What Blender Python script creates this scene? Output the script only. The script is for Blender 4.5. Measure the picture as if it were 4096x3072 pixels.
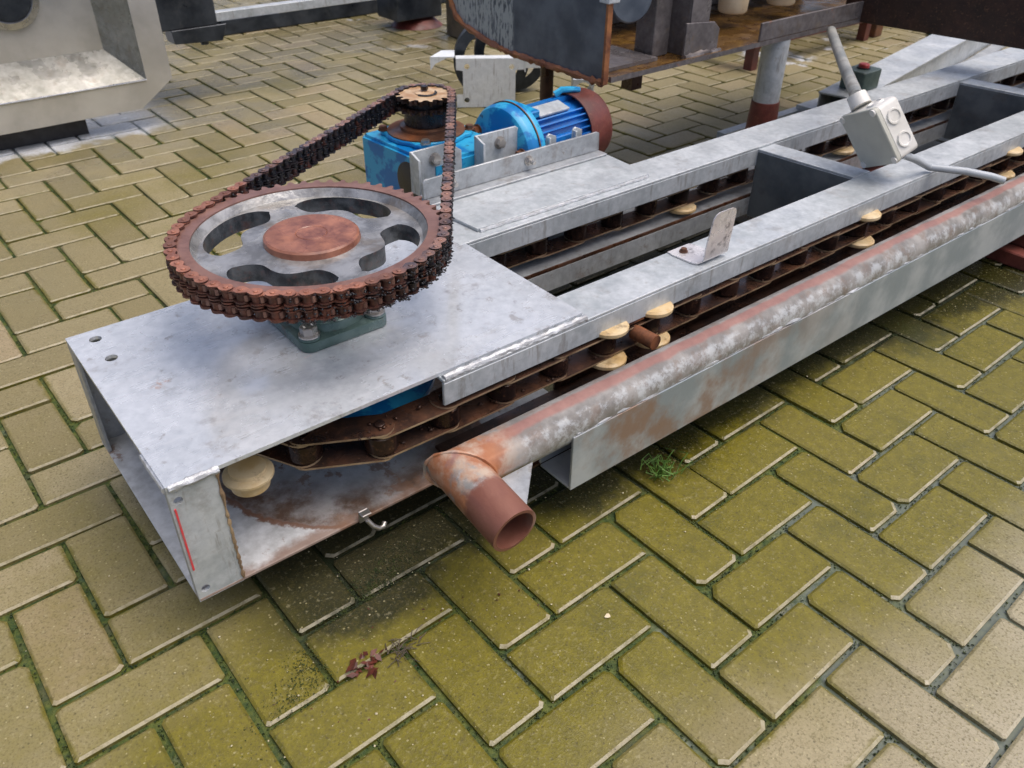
import bpy, bmesh, math, random
from math import sin, cos, pi, radians, atan2, sqrt, hypot
from mathutils import Vector, Matrix
from mathutils.geometry import tessellate_polygon
random.seed(7)
for o in list(bpy.data.objects):
    bpy.data.objects.remove(o)
SC = bpy.context.scene
COL = SC.collection

# ------------------------------------------------------------------ camera
CAMP = Vector((-0.3645, -0.67883, 0.99780))
R0 = Vector((0.7689267, -0.63927792, 0.00868737))
R1 = Vector((-0.36356059, -0.44838903, -0.81656046))
R2 = Vector((0.52590439, 0.62471676, -0.57719455))
cd = bpy.data.cameras.new("camera")
cam = bpy.data.objects.new("camera", cd)
COL.objects.link(cam)
mw = Matrix.Identity(4)
for i in range(3):
    mw[i][0] = R0[i]; mw[i][1] = -R1[i]; mw[i][2] = -R2[i]; mw[i][3] = CAMP[i]
cam.matrix_world = mw
cd.sensor_width = 36.0
cd.lens = 3302.25/4096*36
cd.clip_start = 0.02
cd.clip_end = 400
cd.dof.use_dof = True
cd.dof.focus_distance = 1.30
cd.dof.aperture_fstop = 9.0
SC.camera = cam

# ------------------------------------------------------------------ light
SUN_EL, SUN_AZ = radians(70), radians(310)      # azimuth of the sun, measured from +x towards +y
world = bpy.data.worlds.new("World")
SC.world = world
world.use_nodes = True
wn = world.node_tree.nodes; wl = world.node_tree.links
wn.clear()
wo = wn.new("ShaderNodeOutputWorld"); bg = wn.new("ShaderNodeBackground"); sky = wn.new("ShaderNodeTexSky")
sky.sky_type = 'NISHITA'
sky.sun_disc = False
sky.sun_elevation = SUN_EL
sky.sun_rotation = radians(90) - SUN_AZ
sky.air_density = 0.6
sky.dust_density = 6.0
sky.ozone_density = 1.0
bg.inputs["Strength"].default_value = 0.15
wl.new(sky.outputs[0], bg.inputs[0]); wl.new(bg.outputs[0], wo.inputs[0])
sd = bpy.data.lights.new("sun", 'SUN')
sd.energy = 0.7
sd.angle = radians(60)
sd.color = (1.0, 0.97, 0.92)
sun = bpy.data.objects.new("sun", sd)
COL.objects.link(sun)
sv = Vector((cos(SUN_EL)*cos(SUN_AZ), cos(SUN_EL)*sin(SUN_AZ), sin(SUN_EL)))
sun.rotation_euler = sv.to_track_quat('Z', 'Y').to_euler()
sun.location = (0, 0, 6)
SC.view_settings.view_transform = 'Standard'
SC.view_settings.look = 'None'
SC.view_settings.exposure = 0.45
SC.view_settings.gamma = 1.0
SC.view_settings.use_curve_mapping = False
SC.render.engine = 'CYCLES'

# ------------------------------------------------------------------ materials
class NT:
    def __init__(s, name):
        s.m = bpy.data.materials.new(name); s.m.use_nodes = True
        s.t = s.m.node_tree; s.t.nodes.clear()
        s.out = s.t.nodes.new("ShaderNodeOutputMaterial")
        s.b = s.t.nodes.new("ShaderNodeBsdfPrincipled")
        s.t.links.new(s.b.outputs[0], s.out.inputs[0])
        g = s.t.nodes.new("ShaderNodeNewGeometry"); s.pos = g.outputs["Position"]; s.nrm = g.outputs["Normal"]
        s._xyz = None
    def n(s, t, **k):
        x = s.t.nodes.new(t)
        for a, v in k.items(): setattr(x, a, v)
        return x
    def inp(s, sock, v):
        if hasattr(v, 'links') or hasattr(v, 'is_output'): s.t.links.new(v, sock)
        else:
            if isinstance(v, (tuple, list)) and len(v) == 3 and len(sock.default_value) == 4: v = (*v, 1)
            sock.default_value = v
    def scale(s, v, vec=None):
        x = s.n("ShaderNodeVectorMath", operation='MULTIPLY')
        s.inp(x.inputs[0], vec if vec is not None else s.pos); x.inputs[1].default_value = v
        return x.outputs[0]
    def xyz(s):
        if s._xyz is None:
            x = s.n("ShaderNodeSeparateXYZ"); s.t.links.new(s.pos, x.inputs[0]); s._xyz = x.outputs
        return s._xyz
    def noise(s, sc, det=4, rough=.55, vec=None, off=0, dist=0):
        x = s.n("ShaderNodeTexNoise", noise_dimensions='4D')
        s.inp(x.inputs["Vector"], vec if vec is not None else s.pos)
        x.inputs["W"].default_value = off; x.inputs["Scale"].default_value = sc
        x.inputs["Detail"].default_value = det; x.inputs["Roughness"].default_value = rough
        x.inputs["Distortion"].default_value = dist
        return x.outputs["Fac"]
    def vor(s, sc, feat='F1', out="Distance", vec=None):
        x = s.n("ShaderNodeTexVoronoi", feature=feat)
        s.inp(x.inputs["Vector"], vec if vec is not None else s.pos)
        x.inputs["Scale"].default_value = sc
        return x.outputs[out]
    def math(s, op, a, b=0.0, c=None, clamp=False):
        x = s.n("ShaderNodeMath", operation=op, use_clamp=clamp)
        s.inp(x.inputs[0], a); s.inp(x.inputs[1], b)
        if c is not None: s.inp(x.inputs[2], c)
        return x.outputs[0]
    def step(s, f, a, b):            # smooth ramp 0..1 between a and b
        x = s.n("ShaderNodeMapRange", interpolation_type='SMOOTHSTEP')
        s.inp(x.inputs[0], f); x.inputs[1].default_value = a; x.inputs[2].default_value = b
        return x.outputs[0]
    def rng(s, f, a, b):             # 0..1 -> a..b
        x = s.n("ShaderNodeMapRange")
        s.inp(x.inputs[0], f); x.inputs[3].default_value = a; x.inputs[4].default_value = b
        return x.outputs[0]
    def mix(s, f, a, b):
        x = s.n("ShaderNodeMix", data_type='RGBA')
        s.inp(x.inputs[0], f); s.inp(x.inputs[6], a); s.inp(x.inputs[7], b)
        return x.outputs[2]
    def bump(s, h, st, dist=.001):
        x = s.n("ShaderNodeBump"); x.inputs["Strength"].default_value = st; x.inputs["Distance"].default_value = dist
        s.inp(x.inputs["Height"], h); return x.outputs[0]
    def fin(s, col, rough, metal=0.0, h=None, st=.3, dist=.001, coat=None, spec=None):
        s.inp(s.b.inputs["Base Color"], col); s.inp(s.b.inputs["Roughness"], rough)
        s.inp(s.b.inputs["Metallic"], metal)
        if h is not None: s.t.links.new(s.bump(h, st, dist), s.b.inputs["Normal"])
        if coat is not None:
            s.inp(s.b.inputs["Coat Weight"], coat); s.b.inputs["Coat Roughness"].default_value = .08
        if spec is not None: s.inp(s.b.inputs["Specular IOR Level"], spec)
        return s.m

def galv(name, lo=(.27,.30,.33), hi=(.50,.54,.58), dirt=.5, rust=.0, r0=.24, r1=.5, metal=.55, streak=False, off=0., rcol=(.20,.085,.04)):
    n = NT(name)
    a = n.noise(7, 5, .6, off=off); b = n.noise(60, 5, .65, off=off+3)
    f = n.math('ADD', n.math('MULTIPLY', a, .45), n.math('MULTIPLY', b, .55))
    col = n.mix(n.step(f, .32, .68), lo, hi)
    # zinc spangle
    vc = n.n("ShaderNodeTexVoronoi"); n.inp(vc.inputs["Vector"], n.pos); vc.inputs["Scale"].default_value = 85
    sc_ = n.n("ShaderNodeSeparateColor"); n.t.links.new(vc.outputs["Color"], sc_.inputs[0])
    col = n.mix(n.math('MULTIPLY', sc_.outputs[0], .16), col, lo)
    # fine scratches along the sheet
    sx = n.noise(3.0, 4, .7, vec=n.scale((3, 90, 90)), off=off+6)
    col = n.mix(n.math('MULTIPLY', n.step(sx, .60, .72), .28), col, tuple(min(1, v*1.12) for v in hi))
    col = n.mix(n.math('MULTIPLY', n.step(n.noise(2.4, 4, .7, vec=n.scale((5, 120, 120)), off=off+8), .66, .72), .4), col, (.10, .09, .08))
    # drips down the upright faces
    nz_ = n.n("ShaderNodeSeparateXYZ"); n.t.links.new(n.nrm, nz_.inputs[0])
    up = n.math('SUBTRACT', 1.0, n.step(n.math('ABSOLUTE', nz_.outputs[2]), .3, .7))
    dr = n.step(n.noise(1.0, 5, .7, vec=n.scale((60, 60, 9)), off=off+27), .55, .66)
    col = n.mix(n.math('MULTIPLY', n.math('MULTIPLY', up, dr), .45), col, (.16, .13, .10))
    rr = n.rng(n.step(n.noise(11, 4, .6, off=off+9), .38, .62), r0, r1)
    if streak:
        sv_ = n.scale((4, 26, 10)); st = n.noise(2.2, 5, .65, vec=sv_, off=off+5)
        col = n.mix(n.step(st, .55, .72), col, (.66, .69, .72))
        rr = n.math('MULTIPLY', rr, n.rng(n.step(st, .5, .62), 1.0, .42))
    d = n.math('MAXIMUM', n.math('MULTIPLY', n.step(n.noise(13, 7, .72, off=off+20), .54, .66), .8), n.math('MULTIPLY', n.step(n.noise(34, 6, .72, off=off+23), .58, .66), .9))
    col = n.mix(n.math('MULTIPLY', d, dirt), col, (.19, .15, .115))
    if rust:
        rm = n.step(n.noise(9, 7, .7, off=off+31), .66-rust*.3, .74-rust*.28)
        col = n.mix(n.math('MULTIPLY', rm, .85), col, n.mix(b, rcol, (rcol[0]*1.9, rcol[1]*1.6, rcol[2]*1.3)))
        rr = n.math('MAXIMUM', rr, n.math('MULTIPLY', rm, .6))
        met = n.math('MULTIPLY', n.math('SUBTRACT', 1.0, rm), metal)
    else: met = metal
    # small pits
    pits = n.step(n.noise(170, 3, .6, off=off+40), .70, .76)
    col = n.mix(n.math('MULTIPLY', pits, .45), col, (.06, .055, .05))
    h = n.math('ADD', n.math('MULTIPLY', a, .5), n.math('MULTIPLY', b, .35))
    return n.fin(col, rr, met, h, .35, .002)

def rusty(name, c1=(.055,.022,.013), c2=(.24,.085,.032), c3=(.13,.075,.05), r0=.3, r1=.75, off=0., metal=.15, bumpst=.6):
    n = NT(name)
    a = n.noise(22, 6, .7, off=off); b = n.noise(140, 4, .6, off=off+2); c = n.noise(6, 4, .6, off=off+7)
    col = n.mix(n.step(a, .34, .66), c1, c2)
    col = n.mix(n.math('MULTIPLY', n.step(c, .45, .65), .7), col, c3)
    col = n.mix(n.math('MULTIPLY', n.step(b, .55, .75), .35), col, (.34, .16, .08))
    rr = n.rng(n.step(n.noise(16, 3, .5, off=off+5), .35, .65), r0, r1)
    return n.fin(col, rr, metal, n.math('ADD', n.math('MULTIPLY', a, .6), n.math('MULTIPLY', b, .5)), bumpst, .0015)

def plain(name, col, col2=None, r0=.4, r1=.6, metal=0., sc=20, st=.25, dirt=0., dcol=(.08,.06,.045), coat=None, off=0.):
    n = NT(name)
    a = n.noise(sc, 5, .6, off=off)
    c = n.mix(n.step(a, .35, .65), col, col2 or tuple(v*.75 for v in col))
    if dirt: c = n.mix(n.math('MULTIPLY', n.step(n.noise(sc*1.7, 6, .7, off=off+11), .5, .68), dirt), c, dcol)
    return n.fin(c, n.rng(a, r0, r1), metal, n.noise(sc*8, 4, .6, off=off+2), st, .001, coat)

M_PLATE = galv("wet_galvanised_plate", (.50,.54,.58), (.74,.78,.82), dirt=.50, rust=.05, r0=.18, r1=.34, metal=.35, streak=True, off=1)
M_GALV = galv("galvanised_steel", (.36,.40,.42), (.60,.635,.66), dirt=.34, rust=.0, r0=.32, r1=.55, metal=.25, off=4)
M_GALVR = galv("galvanised_steel_rust_spotted", (.30,.32,.34), (.50,.53,.55), dirt=.6, rust=.12, r0=.3, r1=.6, metal=.4, off=12)
def mk_bottom():
    n = NT("rust_streaked_bottom_plate")
    x, y, z = n.xyz()
    a = n.noise(9, 5, .6, off=17); b = n.noise(55, 5, .65, off=3)
    col = n.mix(n.step(n.math('ADD', n.math('MULTIPLY', a, .6), n.math('MULTIPLY', b, .4)), .36, .64), (.36, .37, .37), (.62, .64, .65))
    # wear grooves left by the chain turning round the wheel
    dx = n.math('SUBTRACT', x, .140); dy = n.math('SUBTRACT', y, .372)
    r = n.math('SQRT', n.math('ADD', n.math('MULTIPLY', dx, dx), n.math('MULTIPLY', dy, dy)))
    rn = n.math('ADD', r, n.math('MULTIPLY', n.math('SUBTRACT', b, .5), .03))
    g1 = n.math('MULTIPLY', n.step(rn, .10, .185), n.math('SUBTRACT', 1.0, n.step(rn, .222, .240)))
    col = n.mix(n.math('MULTIPLY', g1, n.rng(n.step(n.noise(18, 5, .7, off=5), .35, .6), .45, .95)), col, n.mix(b, (.045, .025, .015), (.15, .075, .035)))
    g2 = n.math('SUBTRACT', 1.0, n.step(n.math('ABSOLUTE', n.math('SUBTRACT', rn, .232)), .002, .007))
    col = n.mix(n.math('MULTIPLY', g2, .8), col, (.16, .06, .02))
    yn = n.math('ADD', n.math('ADD', y, n.math('MULTIPLY', x, .02)), n.math('MULTIPLY', n.math('SUBTRACT', n.noise(14, 5, .65, off=8), .5), .09))
    e = n.math('SUBTRACT', 1.0, n.step(yn, .172, .195))
    e = n.math('MAXIMUM', e, n.math('MULTIPLY', n.step(n.noise(17, 6, .7, off=19), .58, .63), .9))
    col = n.mix(n.math('MULTIPLY', e, .8), col, n.mix(b, (.15, .075, .045), (.28, .17, .11)))
    return n.fin(col, n.rng(a, .35, .6), .0, n.math('ADD', a, b), .35, .0015)
M_BOTTOM = mk_bottom()
M_STAIN = galv("stained_stainless_steel", (.40,.41,.42), (.60,.61,.62), dirt=.35, rust=.03, r0=.16, r1=.34, metal=.85, off=25)
M_STEEL = plain("bright_bolt_steel", (.55,.53,.50), (.40,.37,.34), .2, .38, .85, 60)
M_BRACKET = plain("polished_stainless", (.86,.84,.83), (.74,.71,.71), .2, .36, .45, 30, dirt=.75, dcol=(.03,.03,.035))
M_PALE = galv("pale_zinc", (.62,.66,.69), (.80,.84,.87), dirt=.12, rust=.0, r0=.35, r1=.55, metal=.1, off=61)  # lighter, less metallic zinc for the plate bracket
M_SHADED = plain("shaded_dark_zinc", (.075,.09,.10), (.14,.155,.16), .4, .6, .2, 12, .3, dirt=.4)  # zinc darkened to carry the shade on the cross member faces
M_WELD = plain("weld_bead_zinc", (.58,.61,.64), (.40,.41,.42), .3, .5, .4, 70, .8)
M_RUST = rusty("rust_brown", off=2)
M_RUSTD = rusty("rust_dark_wet", (.022,.011,.008), (.10,.042,.022), (.05,.03,.022), .18, .5, off=8)
M_EDGE = rusty("worn_plate_edge", (.17,.11,.065), (.42,.31,.19), (.32,.21,.13), .3, .6, off=14)
M_ROLL = rusty("greasy_roller", (.014,.009,.009), (.055,.027,.020), (.022,.015,.015), .16, .42, off=5, metal=.4)
M_REDR = rusty("red_oxide_paint", (.10,.022,.016), (.17,.042,.03), (.06,.03,.025), .35, .65, off=6, metal=0)
M_HUB = rusty("orange_rust_wet", (.13,.045,.032), (.36,.15,.09), (.20,.085,.055), .12, .5, off=9, metal=0, bumpst=.3)
M_CREAM = plain("grease_stained_cream_metal", (.62,.47,.30), (.40,.22,.10), .3, .5, .1, 26, .3, dirt=.3, off=3)
M_DISC = plain("yellowed_plastic", (.68,.55,.34), (.55,.38,.17), .3, .5, 0, 24, .2, dirt=.6, dcol=(.12,.06,.03), off=6)
M_CAP = plain("cream_plastic", (.74,.66,.48), (.62,.50,.31), .3, .5, 0, 12, .2, dirt=.35, off=9)
M_WHITEP = plain("white_plastic", (.80,.79,.75), (.66,.65,.60), .35, .5, 0, 14, .15, dirt=.25, dcol=(.3,.27,.2), off=2)
M_BLACKC = plain("black_tar", (.012,.013,.017), (.035,.034,.04), .15, .4, .1, 60, 1.0)
M_DARK = plain("dark_blue_black_steel", (.020,.026,.036), (.055,.066,.082), .2, .4, .4, 9, .3, dirt=.3, dcol=(.12,.13,.14))
M_RUBBER = plain("black_rubber", (.015,.015,.018), (.03,.03,.034), .3, .5, 0, 30)
M_GREENBOX = plain("grey_green_plastic", (.05,.085,.08), (.09,.13,.12), .4, .55, 0, 40)
M_RED = plain("red_button", (.55,.07,.06), (.45,.05,.05), .35, .5, 0, 20)
M_PAINTR = plain("red_spray_paint", (.70,.06,.07), (.55,.10,.10), .4, .5, 0, 50)
M_CONDUIT = plain("grey_conduit", (.22,.24,.24), (.38,.38,.35), .35, .55, 0, 12, .2, dirt=.5, off=3)
M_CABLE = plain("grey_cable_sheath", (.42,.46,.50), (.36,.40,.43), .35, .5, 0, 20)
M_WOOD = plain("weathered_timber", (.11,.085,.055), (.055,.045,.03), .6, .85, 0, 10, .6, dirt=.5, off=5)
M_GREYRUST = galv("grimy_machine_steel", (.10,.09,.09), (.24,.22,.22), dirt=.8, rust=.2, r0=.25, r1=.6, metal=.4, off=50)
M_TIRE = M_RUBBER
M_LEAFR = plain("wet_red_leaf", (.12,.03,.018), (.05,.018,.012), .3, .5, 0, 60)
M_WEED = plain("weed_green", (.07,.15,.02), (.10,.20,.03), .4, .6, 0, 60)
M_PEB = plain("pale_grit", (.62,.56,.42), (.45,.40,.22), .4, .7, 0, 90)
M_WATER = None

def mk_blue():
    n = NT("chipped_blue_paint")
    a = n.noise(14, 5, .6, off=3); b = n.noise(30, 6, .65, off=8)
    col = n.mix(n.step(a, .46, .52), (.004, .17, .46), (.03, .36, .62))
    col = n.mix(n.step(b, .64, .68), col, (.018, .03, .06))
    col = n.mix(n.step(n.noise(24, 6, .7, off=15), .66, .72), col, (.17, .06, .035))
    return n.fin(col, n.rng(a, .22, .42), 0, b, .25, .001)
M_BLUE = mk_blue()
def mk_blue2():
    n = NT("deep_blue_paint")
    a = n.noise(14, 5, .6, off=3)
    col = n.mix(n.step(a, .4, .6), (.001, .12, .46), (.003, .20, .60))
    col = n.mix(n.step(n.noise(40, 5, .7, off=1), .62, .74), col, (.01, .04, .12))
    col = n.mix(n.math('MULTIPLY', n.step(n.noise(9, 5, .65, off=6), .42, .66), .35), col, (.10, .17, .22))
    return n.fin(col, n.rng(a, .2, .38), 0, n.noise(60, 3), .15, .001)
M_BLUE2 = mk_blue2()
def mk_teal():
    n = NT("green_paint_rust_worn")
    a = n.noise(16, 6, .65, off=3)
    col = n.mix(n.step(n.noise(20, 5, .6, off=7), .35, .65), (.06, .11, .10), (.13, .19, .18))
    col = n.mix(n.step(a, .52, .62), col, (.14, .065, .03))
    return n.fin(col, n.rng(a, .15, .4), .2, a, .4, .0015)
M_TEAL = mk_teal()

def mk_chain(name, top=False):
    # rust where the chain sits dry, black grease film on the strands and the right-hand side
    n = NT(name)
    x, y, z = n.xyz()
    nz = n.noise(9, 5, .65, off=2)
    d = n.math('ADD', n.math('MULTIPLY', x, .95), n.math('MULTIPLY', n.math('SUBTRACT', nz, .5), .42))
    g = n.step(d, .11, .21)
    a = n.noise(40, 6, .7, off=4)
    if top:
        rust = n.mix(n.step(a, .38, .62), (.25, .10, .065), (.43, .19, .125))
        gre = n.mix(n.step(n.noise(18, 4, .6, off=12), .40, .58), (.09, .075, .085), (.34, .19, .145))
    else:
        rust = n.mix(n.step(a, .35, .65), (.06, .028, .024), (.185, .068, .046))
        gre = n.mix(n.step(n.noise(30, 5, .7, off=12), .50, .66), (.010, .010, .014), (.11, .035, .02))
    col = n.mix(g, rust, gre)
    bl = n.noise(75, 5, .7, off=9)
    oi = n.n('ShaderNodeObjectInfo').outputs['Random']
    col = n.mix(n.math('MULTIPLY', n.step(oi, .55, 1.0), .55), col, (.035, .024, .024))
    rr = n.math('MULTIPLY', n.rng(g, .46, .24), n.rng(oi, .7, 1.15))
    return n.fin(col, rr, .25, n.math('ADD', a, bl), .9, .002)
M_CH = mk_chain("drive_chain_rust_and_grease")
M_CHTOP = mk_chain("drive_chain_top_plates", True)

def mk_web():
    n = NT("wet_silver_casting")
    a = n.noise(22, 5, .65, off=2); b = n.noise(90, 4, .6, off=5)
    col = n.mix(n.step(a, .36, .62), (.22, .22, .215), (.46, .46, .45))
    col = n.mix(n.math('MULTIPLY', n.step(n.noise(12, 5, .65, off=13), .55, .68), .7), col, (.20, .16, .12))
    return n.fin(col, n.rng(n.step(n.noise(14, 3, .5, off=8), .4, .6), .12, .4), .55, n.math('ADD', a, n.math('MULTIPLY', b, .4)), .7, .002)
M_WEB = mk_web()
M_SLOT = plain("tar_coated_casting", (.02,.025,.03), (.10,.11,.12), .2, .5, .2, 40, .9, dirt=.25, dcol=(.25,.07,.04))
M_RIM = rusty("sprocket_rim_rust", (.15,.075,.06), (.27,.15,.12), (.20,.11,.09), .3, .5, off=19, bumpst=.3)

def mk_pipe():
    n = NT("pipe_zinc_with_red_rust_stripe")
    x, y, z = n.xyz()
    a = n.noise(16, 6, .65, off=2); b = n.noise(70, 5, .6, off=5)
    base = n.mix(n.step(a, .38, .62), (.19, .18, .165), (.31, .30, .285))
    cr = n.math('SUBTRACT', 1.0, n.step(n.math('ADD', n.math('ADD', y, n.math('MULTIPLY', x, .02)), n.math('MULTIPLY', b, .02)), .041, .050))
    base = n.mix(n.math('MULTIPLY', n.math('MULTIPLY', cr, .55), n.step(n.noise(30, 7, .75, off=23), .46, .58)), base, (.56, .60, .62))
    base = n.mix(n.math('MULTIPLY', n.step(n.noise(22, 6, .7, off=21), .52, .62), .6), base, (.20, .15, .12))
    # stripe centred on the pipe crown: world y minus the pipe's slight skew
    yy = n.math('ADD', y, n.math('MULTIPLY', x, .0200))
    yy = n.math('ADD', yy, n.math('MULTIPLY', n.math('SUBTRACT', n.noise(10, 4, .6, off=31), .5), .022))
    s1 = n.math('MULTIPLY', n.step(yy, .043, .050), n.math('SUBTRACT', 1.0, n.step(yy, .062, .069)))
    col = n.mix(n.math('MULTIPLY', s1, .85), base, n.mix(b, (.22, .10, .08), (.40, .20, .165)))
    # worn rusty elbow at the open end
    er = n.math('MULTIPLY', n.math('SUBTRACT', 1.0, n.step(x, .19, .27)), n.step(n.noise(20, 4, .6, off=44), .38, .50))
    col = n.mix(er, col, n.mix(n.step(a, .42, .6), n.mix(b, (.28, .10, .05), (.46, .20, .09)), (.46, .36, .28)))
    lowr = n.math('SUBTRACT', 1.0, n.step(n.math('ADD', y, n.math('MULTIPLY', b, .03)), .005, .02))
    col = n.mix(n.math('MULTIPLY', lowr, n.step(n.math('SUBTRACT', .19, x), -.012, .012)), col, n.mix(a, (.15, .055, .038), (.26, .11, .075)))
    return n.fin(col, n.rng(n.step(a, .4, .6), .28, .58), .15, n.math('ADD', a, n.math('MULTIPLY', b, .5)), .7, .002)
M_PIPE = mk_pipe()
def mk_beam():
    n = NT("beam_zinc_rust_bleed")
    x, y, z = n.xyz()
    a = n.noise(8, 5, .6, off=2); b = n.noise(60, 4, .6, off=5)
    col = n.mix(n.step(a, .38, .62), (.30, .35, .38), (.48, .52, .54))
    m = n.math('MULTIPLY', n.step(n.noise(7, 5, .65, off=14), .42, .6), n.math('SUBTRACT', 1.0, n.step(x, .55, 1.25)))
    col = n.mix(m, col, (.30, .21, .16))
    col = n.mix(n.math('MULTIPLY', n.step(n.noise(150, 3), .68, .74), .4), col, (.1, .08, .07))
    return n.fin(col, n.rng(a, .32, .55), .35, n.math('ADD', a, b), .3, .0015)
M_BEAM = mk_beam()

def mk_hopper():
    n = NT("hopper_blue_grey_peeling")
    x, y, z = n.xyz()
    a = n.noise(9, 5, .6, off=1)
    col = n.mix(n.step(a, .35, .65), (.055, .072, .10), (.12, .145, .18))
    fl = n.noise(3.2, 6, .7, vec=n.scale((10, 34, 9)), off=4)
    pm = n.math('MULTIPLY', n.step(fl, .43, .50), n.step(y, 1.21, 1.225))
    col = n.mix(pm, col, (.34, .38, .40))
    return n.fin(col, n.rng(a, .25, .45), .2, fl, .3, .001)
M_HOP = mk_hopper()

# ground materials ---------------------------------------------------------
def moss_mask(n):
    x, y, z = n.xyz()
    big = n.noise(1.15, 5, .6, off=3)
    md = n.noise(5.5, 5, .62, off=6)
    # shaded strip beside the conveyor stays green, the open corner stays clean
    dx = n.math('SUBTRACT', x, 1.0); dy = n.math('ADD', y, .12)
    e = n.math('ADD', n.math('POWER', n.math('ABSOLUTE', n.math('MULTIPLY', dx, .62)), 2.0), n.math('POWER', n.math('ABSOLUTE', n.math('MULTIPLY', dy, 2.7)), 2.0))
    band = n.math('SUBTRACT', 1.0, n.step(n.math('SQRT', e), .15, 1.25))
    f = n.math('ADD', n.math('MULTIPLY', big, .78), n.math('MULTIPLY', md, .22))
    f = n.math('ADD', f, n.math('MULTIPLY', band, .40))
    return n.math('MAXIMUM', n.step(f, .40, .76), .16), band, md

def algae_shade(n, md):
    """black algae film plus painted shade in the drip line below the frame"""
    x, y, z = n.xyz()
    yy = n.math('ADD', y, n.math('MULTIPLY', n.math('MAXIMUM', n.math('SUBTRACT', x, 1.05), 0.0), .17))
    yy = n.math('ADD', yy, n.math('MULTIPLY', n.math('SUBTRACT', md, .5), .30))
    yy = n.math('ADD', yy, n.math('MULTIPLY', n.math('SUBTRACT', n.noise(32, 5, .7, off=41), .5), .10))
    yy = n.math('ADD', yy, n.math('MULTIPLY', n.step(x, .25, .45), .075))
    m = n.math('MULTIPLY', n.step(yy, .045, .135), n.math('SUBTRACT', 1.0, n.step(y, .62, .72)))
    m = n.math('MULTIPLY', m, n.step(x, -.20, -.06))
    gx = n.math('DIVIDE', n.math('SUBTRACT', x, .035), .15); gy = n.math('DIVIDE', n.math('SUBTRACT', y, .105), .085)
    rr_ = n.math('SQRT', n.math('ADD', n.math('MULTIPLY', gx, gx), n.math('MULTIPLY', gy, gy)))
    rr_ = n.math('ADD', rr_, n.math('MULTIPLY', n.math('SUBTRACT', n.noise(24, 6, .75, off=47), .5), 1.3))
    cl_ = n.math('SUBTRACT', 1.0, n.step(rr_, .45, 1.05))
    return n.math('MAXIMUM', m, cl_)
def lime_and_glare(n):
    x, y, z = n.xyz()
    f = n.math('ADD', y, n.math('MULTIPLY', n.math('SUBTRACT', n.noise(7, 5, .65, off=22), .5), .34))
    m = n.math('MULTIPLY', n.step(f, 2.43, 2.50), n.math('SUBTRACT', 1.0, n.step(x, .50, .72)))
    f2 = n.noise(2.6, 5, .65, off=27)
    far = n.math('MULTIPLY', n.step(f2, .60, .66), n.math('MULTIPLY', n.step(x, 1.7, 2.2), n.step(y, .85, 1.2)))  # white reflections on the far wet paving painted as patches
    return n.math('MAXIMUM', m, far)
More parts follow.
